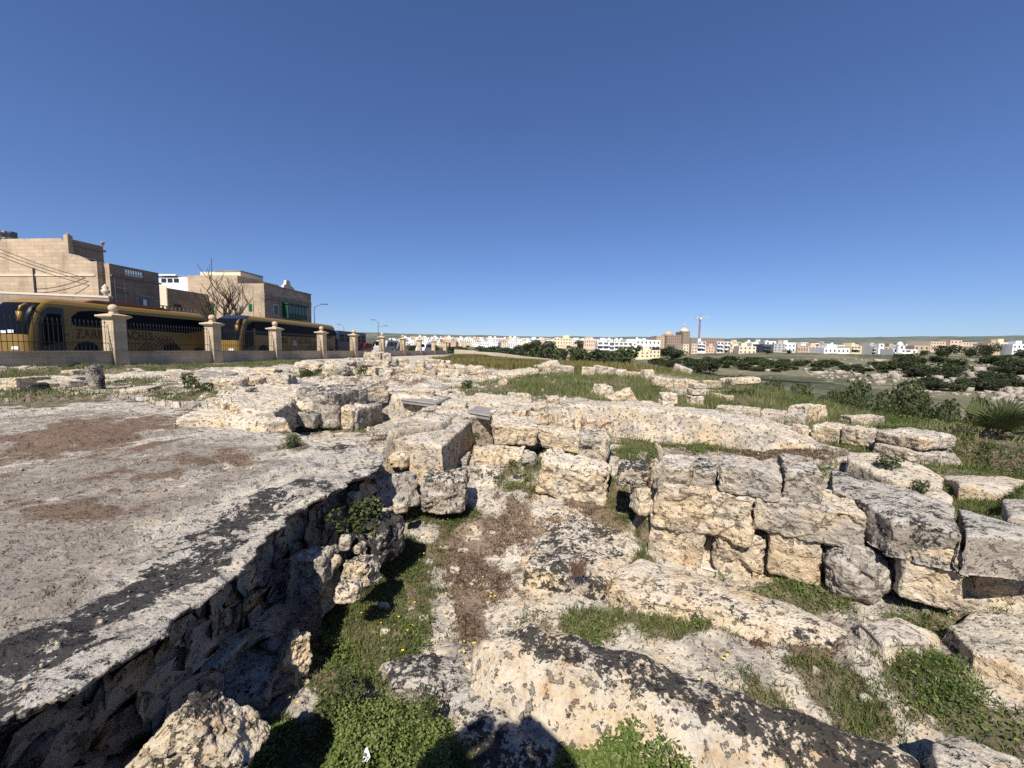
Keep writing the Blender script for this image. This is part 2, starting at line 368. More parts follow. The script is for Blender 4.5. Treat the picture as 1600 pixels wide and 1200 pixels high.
BROWN = [(2.25, [(640, 860), (720, 865), (775, 900), (765, 960), (730, 1020), (690, 1010), (680, 930)]), (2.1, [(860, 790), (960, 785), (1005, 840), (980, 870), (930, 830)]),
 (2.1, ell(770, 820, 70, 26)), (1.72, [(1060, 692), (1120, 690), (1250, 706), (1280, 722), (1150, 716), (1070, 706)]), (1.72, ell(990, 690, 40, 6)), (1.72, ell(850, 738, 40, 8)),
 (1.58, ell(600, 680, 70, 9)), (1.3, [(0, 690), (150, 658), (270, 662), (300, 690), (200, 712), (0, 740)]), (1.3, ell(240, 748, 60, 14)), (1.3, ell(130, 800, 110, 16)), (1.3, ell(330, 725, 60, 8)),
 (1.9, ell(1260, 960, 70, 14)), (1.13, ell(230, 610, 60, 6)), (1.13, ell(620, 598, 90, 3)), (1.9, ell(1080, 925, 40, 8)), (1.85, ell(1500, 1140, 90, 40))]
DRY = [(1.13, [(698, 568), (712, 551), (760, 551), (860, 555), (960, 556), (1060, 562), (1100, 575), (1020, 585), (900, 580), (800, 578), (740, 574)])]
LICH = [(1.3, [(-100, 1110), (60, 970), (180, 918), (290, 843), (390, 779), (450, 757), (500, 745), (470, 785), (405, 822), (350, 890), (250, 968), (150, 1046), (-60, 1175)], 1.0),
 (1.3, [(200, 645), (330, 650), (430, 657), (520, 692), (560, 705), (480, 692), (400, 676), (300, 662)], .6), (1.3, ell(560, 715, 40, 14), .35), (1.3, ell(470, 740, 50, 12), .2),
 (1.3, [(0, 650), (200, 640), (250, 650), (0, 690)], .3),
 (2.2, [(520, 850), (620, 860), (560, 890), (500, 880)], .6), (2.2, [(570, 1040), (700, 1010), (720, 1060), (620, 1075)], .8), (2.15, [(690, 1060), (760, 1040), (800, 1120), (900, 1180), (860, 1260), (720, 1260), (680, 1100)], .75),
 (1.9, ell(790, 745, 70, 14), .55), (2.05, ell(700, 845, 50, 18), .6), (2.28, [(420, 1150), (520, 1110), (520, 1200), (430, 1260)], .7),
 (1.8, [(1240, 1000), (1480, 1080), (1600, 1200), (1500, 1200), (1330, 1100)], .35), (1.9, ell(1000, 1000, 120, 20), .35)]
def pmask(X, Y, lst, soft, nz, hmax=9):
    m = np.zeros(X.shape); grow = 0
    for e in lst:
        if e[0] > hmax: continue
        poly = np.array(W(e[1], e[0]))[:, :2]; amp = e[2] if len(e) > 2 else 1
        lo = poly.min(0) - 1; hi = poly.max(0) + 1
        i = np.where((X > lo[0]) & (X < hi[0]) & (Y > lo[1]) & (Y < hi[1]))[0]
        if not len(i): continue
        dist = np.hypot(poly[:, 0].mean(), poly[:, 1].mean()); sf = soft * np.clip(dist / 4, .6, 4)
        v = amp * sstep(-sf, sf, sdf(X[i], Y[i], poly) + nz[i] * sf * 1.6 + grow)
        m[i] = np.maximum(m[i], v)
    return m
def surf_attrs(X, Y, hmax=9):
    nz = f2(X, Y, 3.1, 4, 31) * 1.5 + f2(X, Y, .8, 3, 32) * .8
    veg = pmask(X, Y, GREEN, .17, nz, hmax); br = pmask(X, Y, BROWN, .32, nz, hmax) * .92; li = pmask(X, Y, LICH, .22, nz, hmax); dr = pmask(X, Y, DRY, .2, nz)
    return veg, br, li, dr

# ------------------------------------------------------------------ ground: one sheet from underfoot to the horizon
rad = [.45]
while rad[-1] < 7000:
    q = rad[-1]; rad.append(q * (1.0062 if q < 12 else 1.010 if q < 40 else 1.022))
rad = np.array(rad)
ang = np.radians(np.concatenate([np.arange(-180, -64, 4), np.arange(-64, 64, .22), np.arange(64, 180, 4)]))
A_, R_ = np.meshgrid(ang, rad)
GX = (R_ * np.sin(A_)).ravel(); GY = (R_ * np.cos(A_)).ravel()
GZ = E - terrain(GX, GY)
na, nr = len(ang), len(rad)
i0 = (np.arange(nr - 1)[:, None] * na + np.arange(na)[None]).ravel()
i1 = (np.arange(nr - 1)[:, None] * na + (np.arange(na)[None] + 1) % na).ravel()
FQ = np.stack([i0, i1, i1 + na, i0 + na], 1)[:, ::-1]
sel = (GY > 0) & (np.hypot(GX, GY) < 70)
veg = np.zeros(len(GX)); br = veg.copy(); li = veg.copy(); dr = veg.copy()
veg[sel], br[sel], li[sel], dr[sel] = surf_attrs(GX[sel], GY[sel])
rr = np.hypot(GX, GY); sP = -sdf(GX, GY, PLAT)
far = np.maximum(sstep(7, 26, sP), sstep(60, 90, rr)) * (GY > -60)
on = sP < 2
nzp = f2(GX, GY, .7, 4, 41)
veg = np.where(on & (rr > 5), np.maximum(veg, .33 * sstep(-.1, .35, nzp)), veg)
veg = np.maximum(veg, sstep(.1, .5, f2(GX, GY, 1.1, 4, 43)) * .5 * (rr < 6))
br = np.maximum(br, sstep(.0, .45, f2(GX, GY, 1.3, 4, 42)) * .42)
li = np.maximum(li, .28 + .25 * sstep(0, .4, f2(GX, GY, .6, 3, 44)))
edge = sstep(-4, 3, sP) * (GY > 3)
veg = np.maximum(veg, edge)
hill = sstep(520, 900, rr)
gme = mesh_np('ground', np.stack([GX, GY, GZ], 1), FQ,
              dict(veg=veg, brown=br, lich=li, dry=dr, far=far, hill=hill, soil=(.32 + .35 * nzp) * (rr < 40), tone=.30 + .2 * nzp, och=.05 + .25 * sstep(0, .5, f2(GX, GY, .5, 3, 45))))
ground = tag(link('ground', gme, M_GROUND), kind='structure')

# ------------------------------------------------------------------ outcrops: rock bodies standing out of the ground
def idw(X, Y, pts):
    pts = np.asarray(pts); n = np.zeros(X.shape); d = n.copy()
    for p in pts:
        w_ = 1 / ((X - p[0]) ** 2 + (Y - p[1]) ** 2 + .02) ** 1.5; n += w_ * p[2]; d += w_
    return n / d
def outcrop(name, label, cat, poly, ctrl=None, drop=.5, res=.02, under=.0, wob=.05, rough=.03, edge=.08, lich=None, tone=.3, och=.1, kind=None, seed=1, round_=.04, surf=False, topn=1.0, lean=.25):
    poly = np.asarray(poly, float)
    lo = poly[:, :2].min(0) - .45; hi = poly[:, :2].max(0) + .45
    xs = np.arange(lo[0], hi[0], res); ys = np.arange(lo[1], hi[1], res)
    X, Y = np.meshgrid(xs, ys); sh = X.shape; x = X.ravel(); y = Y.ravel()
    s = sdf(x, y, poly) + f2(x, y, 2.6, 4, seed) * wob * 1.4 + f2(x, y, 9, 3, seed + 5) * wob * .45
    gy, gx = np.gradient(s.reshape(sh), res)
    gl = np.hypot(gx, gy) + 1e-6; gx = (gx / gl).ravel(); gy = (gy / gl).ravel()
    smax = .24
    zt = idw(x, y, ctrl if ctrl is not None else poly)
    zt = zt + (f2(x, y, 1.3, 4, seed + 2) * rough * 1.6 + f2(x, y, 5, 5, seed + 3) * rough * .8 - np.abs(f2(x, y, 15, 3, seed + 4)) * rough * .5) * topn
    if surf:
        u_, v_ = x * .48 + y * .877, x * .877 - y * .48
        zt = zt + .022 * f2(u_ * .35, v_ * 2.4, 1.3, 5, 97) - .03 * sstep(.12, .2, f2(u_ * .25, v_ * 1.5, 1.1, 5, 98))
    zt = zt - round_ * np.exp(-np.clip(s, 0, 9) / edge)
    t = np.clip(-s, 0, smax) / smax
    zd = t ** 1.0 * drop
    f = t
    uc = under * sstep(.0, .16, f) - lean * drop * f * (0 if under else 1)
    sh_ = np.where(s < 0, -np.maximum(s, -smax) * .97 + uc, 0)
    nn = np.stack([x * 4 + seed, y * 4, (zt - zd) * 4], 1)
    fn = np.where(s < .02, fbm(nn, 5) * rough * 1.7 + ridge(nn * .6, 3) * rough * .5, 0) * sstep(0, .15, f) * (.5 if surf else 1)
    x2 = x + gx * (sh_ + fn); y2 = y + gy * (sh_ + fn); z2 = zt - zd
    keep = (s > -smax - res * 1.5).reshape(sh)
    idx = np.arange(x.size).reshape(sh)
    q = keep[:-1, :-1] & keep[1:, :-1] & keep[:-1, 1:] & keep[1:, 1:]
    Fq = np.stack([idx[:-1, :-1][q], idx[:-1, 1:][q], idx[1:, 1:][q], idx[1:, :-1][q]], 1)
    used = np.unique(Fq); rem = -np.ones(x.size, int); rem[used] = np.arange(len(used)); Fq = rem[Fq]
    x, y, s = x[used], y[used], s[used]
    V = np.stack([x2, y2, z2], 1)[used]
    at = dict(tone=np.full(len(used), tone), och=np.full(len(used), och))
    if surf:
        vg, b_, l_, d_ = surf_attrs(x, y, 1.35); at.update(veg=vg, brown=b_, dry=d_, soil=(.72 * sstep(.10, 1.1, s) * sstep(9.5, 5, y) + .75 * f2((x * .48 + y * .877) * .35, (x * .877 - y * .48) * 2.2, .9, 5, 90)).clip(0, 1), tone=np.full(len(x), .55) + .7 * f2((x * .48 + y * .877) * .3, (x * .877 - y * .48) * 1.8, 1.1, 5, 95))
        at['lich'] = np.clip(np.maximum(l_ * (.86 + .6 * f2(x, y, 3.0, 4, 51) + .5 * f2(x, y, 11, 3, 52)), .10 + .25 * sstep(0, .4, f2(x, y, .9, 3, 3)) + .5 * sstep(.7, .05, s) * sstep(-.2, .25, f2(x, y, 1.1, 3, 9))), 0, 1) * (.35 + .65 * sstep(-.06, .0, s))
    else:
        at['lich'] = lich(x, y, s) if callable(lich) else np.full(len(used), .3 if lich is None else lich) + .25 * f2(x, y, 1.5, 3, seed)
    cz = poly[:, :2].mean(0); zb = V[:, 2].min()
    org = np.array([cz[0], cz[1], zb]); me = mesh_np(name, V - org, Fq, at)
    o = link(name, me, M_GROUND if surf else M_STONE, loc=org)
    return tag(o, label, cat, kind=kind)
def PP(px, py, D):
    return PD(px, py, D)

# the broad floor slab on the left
SL3 = np.array([[p[0], p[1], E - 1.3] for p in SLAB])
slab = outcrop('rock_slab', 'broad flat rock slab with a dark overhanging edge above the green hollow', 'rock slab', SL3, ctrl=[(-5, 3, E - 1.3), (-2, 4, E - 1.3), (-2, 1.3, E - 1.3), (-8, 7, E - 1.17), (-4.6, 7.2, E - 1.2), (-4, 6, E - 1.28)],
               drop=.95, res=.019, under=.25, wob=.095, rough=.03, edge=.03, round_=.012, tone=.5, och=.0, surf=True, seed=3)
slab.location.z += 0
def lband(px_poly, h, inside=.85, out=.22, soft=.06):
    pw = np.array(W(px_poly, h))
    return lambda x, y, s: out + (inside - out) * sstep(-soft, soft, sdf(x, y, pw) + f2(x, y, 6, 4, 77) * .09) - .1
RIDGE_TOP = [(768, 970), (830, 955), (900, 973), (1000, 1003), (1130, 1048), (1250, 1088), (1400, 1138), (1560, 1195), (1700, 1250)]
RIDGE_FOOT = [(1500, 1330), (1300, 1290), (1150, 1235), (1000, 1195), (900, 1170), (800, 1120), (735, 1070), (740, 1010)]
rt_ = [P(x, y, 1.86) for x, y in RIDGE_TOP]; rf_ = [P(x, y, 2.16) for x, y in RIDGE_FOOT]
mid_ = [P(x, y, 1.90) for x, y in [(800, 1010), (900, 1035), (1020, 1075), (1150, 1120), (1300, 1165), (1450, 1210)]]
outcrop('rock_ridge', 'long low bedrock ridge with a black lichen crest at the front right', 'rock ridge', rt_ + rf_, ctrl=rt_ + rf_ + mid_, drop=.42, res=.011, wob=.035, rough=.028, round_=.06, edge=.07, tone=.12, och=.30, seed=8,
        lich=lband([(790, 962), (900, 978), (1000, 1008), (1130, 1052), (1300, 1104), (1500, 1180), (1600, 1230), (1450, 1225), (1250, 1150), (1100, 1097), (950, 1042), (860, 1012), (795, 1002)], 1.87, .90, .42))
outcrop('rock_outcrop', 'wedge shaped rock tongue speckled with black lichen in the middle of the sunken floor', 'rock outcrop',
        W([(872, 790), (925, 803), (985, 828), (1000, 850), (945, 908), (905, 902), (822, 882), (838, 840)], 2.0), drop=.3, res=.012, wob=.03, rough=.03, lich=.62, tone=.1, och=.15, seed=14)
outcrop('rock_ledge', 'pale rock ledge dotted with black running below the front block wall', 'rock ledge',
        W([(965, 885), (1000, 868), (1100, 892), (1230, 932), (1335, 985), (1300, 1000), (1200, 968), (1100, 943), (1000, 928), (955, 908)], 1.96), drop=.25, res=.012, wob=.03, rough=.03, lich=.45, tone=.0, och=.1, seed=15)
outcrop('rock_outcrop', 'pale humped rock outcrop at the right border below the last wall block', 'rock outcrop',
        W([(1485, 965), (1540, 942), (1600, 960), (1740, 1000), (1740, 1085), (1600, 1040), (1520, 1008)], 1.74), drop=.3, res=.012, wob=.03, rough=.035, lich=.42, tone=.05, och=.1, seed=16)
outcrop('rock_outcrop', 'small white rock hump among the grass below the rounded wall boulder', 'rock outcrop',
        W([(1345, 968), (1400, 958), (1465, 985), (1440, 1003), (1385, 1003)], 1.84), drop=.22, res=.01, wob=.02, rough=.03, lich=.35, tone=.05, och=.05, seed=17)
outcrop('rock_outcrop', 'low pale rock patch with a split corner at the bottom right corner', 'rock outcrop',
        W([(1460, 1150), (1500, 1140), (1600, 1180), (1700, 1240), (1560, 1260), (1470, 1195)], 1.82), drop=.3, res=.01, wob=.02, rough=.03, lich=.45, tone=.1, och=.05, seed=18)
outcrop('rock_outcrop', 'dark lichen covered rock beside the leafy weeds at the bottom', 'rock outcrop',
        W([(600, 1030), (680, 1005), (745, 1030), (790, 1090), (880, 1160), (840, 1215), (740, 1130), (690, 1075), (610, 1070)], 2.17), drop=.3, res=.011, wob=.04, rough=.045, lich=.6, tone=.6, och=.0, seed=19)
# cut rock bank behind the room
bf = [PP(885, 640, 8.4), PP(930, 632, 8.2), PP(1000, 636, 7.9), PP(1080, 645, 7.6), PP(1180, 662, 7.0), PP(1260, 690, 6.5), PP(1325, 720, 6.2)]
bb_ = [PP(1330, 705, 6.7), PP(1265, 668, 7.4), PP(1180, 648, 8.0), PP(1080, 634, 8.8), PP(1000, 626, 9.2), PP(930, 624, 9.3), PP(885, 628, 9.3)]
outcrop('rock_bank', 'long cut rock bank with a smooth sunlit cream face behind the rock floor', 'rock bank', bf + bb_, ctrl=bf + bb_, drop=.75, res=.02, wob=.05, rough=.04, lean=.45, lich=.02, tone=.30, och=.12, seed=21)
# plateau ledges near the sunken tank
outcrop('rock_ledge', 'low white rock ledge with rough stepped edge left of the mottled wall blocks', 'rock ledge',
        W([(345, 622), (360, 605), (420, 600), (455, 606), (460, 625), (430, 640), (380, 636)], .98), drop=.4, res=.03, wob=.08, rough=.06, lich=.2, tone=.2, seed=22)
outcrop('rock_ledge', 'curved pale stone kerb bordering the grass beside the pit covers', 'rock ledge',
        W([(742, 611), (760, 612), (800, 619), (832, 622), (830, 633), (790, 631), (750, 625)], 1.02), drop=.25, res=.025, wob=.04, rough=.03, lich=.1, tone=.1, seed=23)
outcrop('rock_ledge', 'bright white rock shelf just behind the far rim of the slab', 'rock ledge',
        W([(270, 652), (300, 640), (350, 634), (420, 640), (450, 655), (400, 657), (330, 650)], 1.12), drop=.3, res=.03, wob=.09, rough=.05, lich=.15, tone=.0, seed=24)

# ------------------------------------------------------------------ loose blocks and boulders
_cube = {}
def cube(n):
    if n in _cube: return _cube[n]
    g = np.linspace(-1, 1, n + 1); a, b = np.meshgrid(g, g); a = a.ravel(); b = b.ravel(); one = np.ones_like(a)
    fs = [(one, a, b), (-one, b, a), (b, one, a), (a, -one, b), (a, b, one), (b, a, -one)]
    V = np.concatenate([np.stack(f, 1) for f in fs]); k = (n + 1) ** 2
    i = (np.arange(n)[:, None] * (n + 1) + np.arange(n)[None]).ravel()
    q = np.stack([i, i + 1, i + n + 2, i + n + 1], 1); Fq = np.concatenate([q + k * m for m in range(6)])
    key = np.round(V * 1e5).astype(np.int64); _, first, inv = np.unique(key, axis=0, return_index=True, return_inverse=True)
    _cube[n] = (V[first], inv.ravel()[Fq]); return _cube[n]
STONES = []
def hit(px, py, Dmin=14, Dmax=2600):     # depth at which the line of sight meets the ground
    D = np.geomspace(Dmin, Dmax, 700); q = EYE[None] + ray(px, py)[None] * D[:, None]
    zt = E - terrain(q[:, 0], q[:, 1]); b = np.where(q[:, 2] < zt)[0]
    return float(D[b[0]]) if len(b) else None
def rock(name, label, cat, c, dims, yaw=0, tilt=(0, 0), rnd=.2, amp=.07, warp=.12, n=18, lich=.3, tone=.3, och=.1, taper=0, group=None, seed=None, cyl=False):
    seed = len(STONES) * 3.71 + 1 if seed is None else seed
    V, Fq = cube(n); a = np.array(dims) / 2.0; mn = a.min()
    p = V * a; r = rnd * mn * 1.6; r = min(r, mn * .98)
    inn = np.clip(p, -(a - r), a - r); d = p - inn; L = np.linalg.norm(d, axis=1)[:, None] + 1e-9; nrm = d / L
    p = inn + nrm * r
    if cyl:
        u_, v_ = np.clip(p[:, 0] / a[0], -1, 1), np.clip(p[:, 1] / a[1], -1, 1)
        p[:, 0] = a[0] * u_ * np.sqrt(1 - v_ * v_ / 2); p[:, 1] = a[1] * v_ * np.sqrt(1 - u_ * u_ / 2)
    p[:, 0] *= 1 - taper * (p[:, 2] / a[2] + 1) * .5; p[:, 1] *= 1 - taper * .6 * (p[:, 2] / a[2] + 1) * .5
    sc = 1 / max(a.max(), 1e-3)
    wv = np.stack([fbm(p * sc * .9 + seed + k * 9.1, 3) for k in range(3)], 1)
    p = p + wv * warp * mn * 2.2
    q = p / max(mn, .08); cut = fbm(q * .8 + seed * 1.3, 2)
    p = p + nrm * ((fbm(q * 1.6 + seed, 5, .6) * amp * 2.6 - np.clip(ridge(q * 1.1 + seed * 2, 4) - .25, 0, 1) * amp * 2.4 - sstep(.12, .2, cut) * amp * 1.3)[:, None] * mn)
    cx, sx = math.cos(tilt[0]), math.sin(tilt[0]); cy, sy = math.cos(tilt[1]), math.sin(tilt[1]); cz, sz = math.cos(yaw), math.sin(yaw)
    Rm = np.array([[cz, -sz, 0], [sz, cz, 0], [0, 0, 1]]) @ np.array([[cy, 0, sy], [0, 1, 0], [-sy, 0, cy]]) @ np.array([[1, 0, 0], [0, cx, -sx], [0, sx, cx]])
    p = p @ Rm.T; upn = (nrm @ Rm.T)[:, 2]
    base = np.array([c[0], c[1], c[2] + p[:, 2].min()]); p = p - np.array([0, 0, p[:, 2].min()])
    at = dict(lich=lich + .22 * np.clip(upn, 0, 1), tone=np.full(len(p), tone), och=np.full(len(p), och))
    o = link(name, mesh_np(name, p, Fq, at), M_STONE, loc=base); STONES.append(o)
    return tag(o, label, cat, group)
def stone(x0, y0, x1, y1, D, label, thick=.5, D1=None, name='stone_block', cat='stone block', topvis=.7, sink=.05, lich=.42, tone=.18, och=.05, rnd=.17, amp=.075, warp=.10, tilt=(0, 0), taper=0, group=None, cyl=False, jit=None):
    if D == 0: D = hit((x0 + x1) / 2, y1, 1.5, 60) or 12
    if D < 0: D = Dz((x0 + x1) / 2, y1, -D)
    D1 = D if D1 is None else D1; Dm = (D + D1) / 2
    a = PD(x0, 600, D)[:2]; b = PD(x1, 600, D1)[:2]; e = b - a; wd = np.linalg.norm(e); yaw = math.atan2(e[1], e[0])
    nb = np.array([-e[1], e[0]]) / wd; xc = (x0 + x1) / 2
    zb = E + ray(xc, y1)[2] * Dm - sink; zt = E + ray(xc, y0)[2] * (Dm + topvis * thick)
    h = max(zt - zb, .06); m = (a + b) / 2 + nb * thick / 2
    jr = random.Random(int(x0 * 31 + y0 * 7)); jit = (0 if D1 != D or rnd < .16 else 1) if jit is None else jit
    yaw += jr.uniform(-.35, .35) * jit; tilt = (tilt[0] + jr.uniform(-.10, .10) * jit, tilt[1] + jr.uniform(-.14, .14) * jit)
    n = int(np.clip((x1 - x0 + y1 - y0) / 3.6, 8, 58))
    return rock(name, label, cat, (m[0], m[1], (zb + zt) / 2), (wd, thick, h), yaw, tilt, rnd, amp, warp, n, lich, tone, och, taper, group, cyl=cyl)
# front wall of big blocks (nearest wall, right of centre)
def wd(px, back=0): return 4.749 / (1 + .602 * (px - 800) / F) + back
def wstone(x0, y0, x1, y1, label, thick=.55, back=0, topvis=.6, **k):
    k.setdefault('warp', .07); k.setdefault('rnd', .15); k.setdefault('amp', .065)
    return stone(x0 + 2, y0, x1 - 2, y1 - 2, wd(x0 + 2, back), label, thick, wd(x1 - 2, back), topvis=topvis, sink=.14 if topvis in (0, .2) else .01, **k)
G1 = 'blocks of the front wall'
wstone(1026, 717, 1088, 777, 'squarish grey block at the left end of the front wall', .6, .02, group=G1, lich=.18, tone=.4)
wstone(1086, 724, 1132, 778, 'narrow lichen speckled block next to the squarish end block of the front wall', .6, .10, group=G1, lich=.45, tone=.5)
wstone(1129, 722, 1238, 786, 'rust stained block hollowed underneath in the top course of the front wall', .6, -.03, group=G1, lich=.18, tone=.45, och=.2)
wstone(1233, 719, 1304, 795, 'block right of a dark crack in the top course of the front wall', .7, .02, group=G1, lich=.3, tone=.5)
wstone(1028, 769, 1198, 853, 'largest cream block with eroded layers in the middle course of the front wall', .6, -.05, topvis=.1, group=G1, lich=.05, tone=.15, och=.12, amp=.085)
wstone(1189, 790, 1380, 858, 'long grey and cream block in the middle course of the front wall', .6, -.02, topvis=.1, group=G1, lich=.08, tone=.35, amp=.07)
wstone(1020, 812, 1117, 884, 'smooth cream block at the left foot of the front wall', .6, -.02, topvis=.0, group=G1, lich=.0, tone=.05, och=.15, amp=.035, rnd=.08)
wstone(1128, 845, 1220, 905, 'ragged block with an undercut side at the foot of the front wall', .5, .0, topvis=.0, group=G1, lich=.05, tone=.15, amp=.1)
wstone(1218, 843, 1310, 902, 'neat rectangular cream block in the bottom course of the front wall', .55, .0, topvis=.0, group=G1, lich=.0, tone=.05, och=.2, amp=.04, rnd=.1)
wstone(1311, 866, 1438, 948, 'big rounded grey boulder at the foot of the front wall', .5, -.12, topvis=.2, group=G1, lich=.2, tone=.75, rnd=.5, amp=.07, name='boulder', cat='boulder')
wstone(1436, 868, 1552, 942, 'cream block under the long top slab at the right of the front wall', .5, -.13, topvis=.0, group=G1, lich=.0, tone=.1, och=.2, amp=.05)
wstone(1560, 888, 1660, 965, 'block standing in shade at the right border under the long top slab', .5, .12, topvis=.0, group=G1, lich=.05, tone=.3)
TS = W([(1298, 726), (1406, 753), (1492, 788), (1600, 826), (1740, 878), (1740, 892), (1600, 840), (1515, 833)], 1.2)
outcrop('stone_slab', 'long lichen blackened top slab sloping away at the right of the front wall', 'stone slab', W([(1300, 727), (1404, 753), (1492, 788), (1502, 829), (1449, 819), (1395, 808), (1374, 797), (1336, 774), (1302, 760)], 1.2), drop=.26, res=.011, wob=.02, rough=.03, lean=.02, lich=.52, tone=.75, och=.0, seed=31, round_=.03)
outcrop('stone_slab', 'grey top slab cut by a straight crack at the right border of the front wall', 'stone slab', W([(1499, 790), (1600, 816), (1700, 822), (1700, 842), (1600, 838), (1512, 832)], 1.2), drop=.27, res=.010, wob=.012, rough=.012, lean=.02, lich=.4, tone=.7, och=.0, seed=32, round_=.03)
stone(981, 722, 1030, 764, wd(1020, .25), 'grey lichen dotted stone tucked behind the left end of the front wall', .45, lich=.55, tone=.4)
stone(1006, 762, 1032, 810, wd(1020, .15), 'small pale stone wedged below the left end of the front wall', .3, lich=.2, tone=.1)

# second wall on the right
G2 = 'blocks of the rear right wall'
def Dl(x, xa, Da, xb, Db): return Da + (Db - Da) * (x - xa) / (xb - xa)
def lw(x0, y0, x1, y1, label, a, thick=.6, **k):
    return stone(x0, y0, x1, y1, Dl(x0, *a), label, thick, Dl(x1, *a), **k)
a1 = (1120, 8.6, 1263, 7.6)
lw(1120, 634, 1192, 658, 'longest pale block of the low wall lying along the grass edge', a1, group=G2, lich=.2, tone=.25, name='stone_block')
lw(1190, 640, 1230, 664, 'middle block of the low wall lying along the grass edge', a1, group=G2, lich=.2, tone=.3)
lw(1228, 645, 1264, 668, 'right end block with weeds of the low wall along the grass edge', a1, group=G2, lich=.25, tone=.35)
stone(1258, 664, 1270, 682, 6.9, 'small white stone beside the right end of the low grass edge wall', .25, lich=.05, tone=.1)
stone(1248, 632, 1310, 660, 0, 'pale ragged stone with a wedge shaped tail in the grass', .5, lich=.15, tone=.15, taper=.3)
stone(1335, 649, 1390, 665, 0, 'flat mossy plank like stone in the grass at right', .3, lich=.15, tone=.45)
a2 = (1270, 6.9, 1440, 5.5)
lw(1271, 660, 1320, 692, 'square cream block starting the rear right wall', a2, group=G2, lich=.1, tone=.2)
lw(1319, 664, 1375, 696, 'weedy cream block second in the rear right wall', a2, group=G2, lich=.15, tone=.25)
lw(1376, 671, 1424, 705, 'square block with a vertical joint third in the rear right wall', a2, group=G2, lich=.2, tone=.35)
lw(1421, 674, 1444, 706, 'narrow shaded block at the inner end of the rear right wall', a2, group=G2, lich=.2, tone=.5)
stone(1438, 674, 1510, 706, 5.3, 'overhanging flat boulder on top of the rear right rubble', .6, name='boulder', cat='boulder', lich=.1, tone=.3, rnd=.3, sink=0, tilt=(0, .06))
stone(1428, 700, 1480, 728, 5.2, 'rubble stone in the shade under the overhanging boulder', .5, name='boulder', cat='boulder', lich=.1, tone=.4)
stone(1474, 702, 1532, 733, 5.2, 'low grey sloping rock right of the overhanging boulder', .5, name='boulder', cat='boulder', lich=.1, tone=.45, taper=.5)
outcrop('stone_slab', 'pale slab with a shaded left end and a tuft of grass behind the lichen top slab', 'stone slab',
        [PP(1326, 702, 5.6), PP(1375, 704, 5.6), PP(1440, 722, 5.1), PP(1475, 742, 4.7), PP(1470, 760, 4.3), PP(1400, 748, 4.55), PP(1326, 716, 5.2)], drop=.55, res=.014, wob=.02, rough=.03, lean=.03, lich=.15, tone=.2, seed=33)
outcrop('stone_slab', 'smooth rounded pale slab edge leaning behind the lichen top slab', 'stone slab',
        [PP(1432, 758, 4.2), PP(1470, 757, 4.3), PP(1490, 768, 4.0), PP(1485, 786, 3.75), PP(1445, 772, 3.9)], drop=.35, res=.012, wob=.015, rough=.012, lean=.03, lich=.0, tone=.15, seed=34, round_=.06)
lb = [PP(1472, 738, 4.9), PP(1560, 740, 4.9), PP(1640, 752, 4.6), PP(1640, 772, 4.05), PP(1560, 764, 4.15), PP(1500, 752, 4.3)]
outcrop('stone_block', 'massive cream block with a broad sunlit face at the right border', 'stone block', lb, drop=.62, res=.014, wob=.02, rough=.025, lean=.04, lich=.05, tone=.1, och=.2, seed=35)
outcrop('stone_block', 'shaded arched block in front of the massive cream block at the right border', 'stone block',
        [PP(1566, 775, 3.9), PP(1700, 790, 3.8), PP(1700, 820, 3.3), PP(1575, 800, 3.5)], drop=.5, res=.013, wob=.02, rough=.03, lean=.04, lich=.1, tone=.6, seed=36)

# middle group
stone(912, 680, 960, 738, 5.75, 'upright lichened pillar block standing in the green strip', .45, lich=.35, tone=.35, sink=.1, topvis=.0)
stone(918, 650, 963, 692, 6.15, 'orange topped block behind the upright lichened pillar block', .6, lich=.15, tone=.15, och=.6, rnd=.15)
stone(842, 716, 958, 786, 5.0, 'large tilted cream block lying in front of the upright pillar block', .5, 4.75, lich=.12, tone=.1, och=.1, tilt=(.1, .16), amp=.08)
stone(862, 700, 895, 727, 5.35, 'small white pointed stone behind the large tilted block', .3, lich=.1, tone=.1, taper=.5)
stone(836, 670, 916, 702, 6.3, 'low ragged wall stone behind the green pocket', .4, lich=.15, tone=.15)
stone(771, 655, 838, 698, 5.9, 'big capstone with a white top and a hollow shaded underside', .7, lich=.12, tone=.15, och=.15, sink=0, taper=-.1)
stone(772, 635, 832, 661, 6.7, 'flat slab resting behind the big capstone', .6, lich=.25, tone=.25, sink=0, name='stone_slab', cat='stone slab')
stone(830, 643, 857, 661, 6.6, 'small yellowish block right of the flat slab', .35, lich=.05, tone=.05, och=.2)
stone(831, 630, 858, 647, 7.2, 'small white block above the yellowish block', .4, lich=.1, tone=.15)
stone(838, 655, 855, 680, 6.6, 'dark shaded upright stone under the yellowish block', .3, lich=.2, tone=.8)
stone(862, 646, 897, 677, 6.7, 'squarish cream stone tilted beside the cut rock bank', .4, lich=.1, tone=.1, tilt=(0, .1))
stone(775, 694, 822, 734, 5.75, 'yellowish broken stone carrying the big capstone', .5, lich=.02, tone=.0, och=.15, amp=.1)
stone(815, 706, 843, 733, 5.65, 'round grey stone beside the yellowish broken stone', .3, lich=.05, tone=.4, rnd=.55, name='boulder', cat='boulder')
stone(737, 698, 783, 727, 5.9, 'low cream stone left of the capstone pile', .5, lich=.02, tone=.0, rnd=.35)
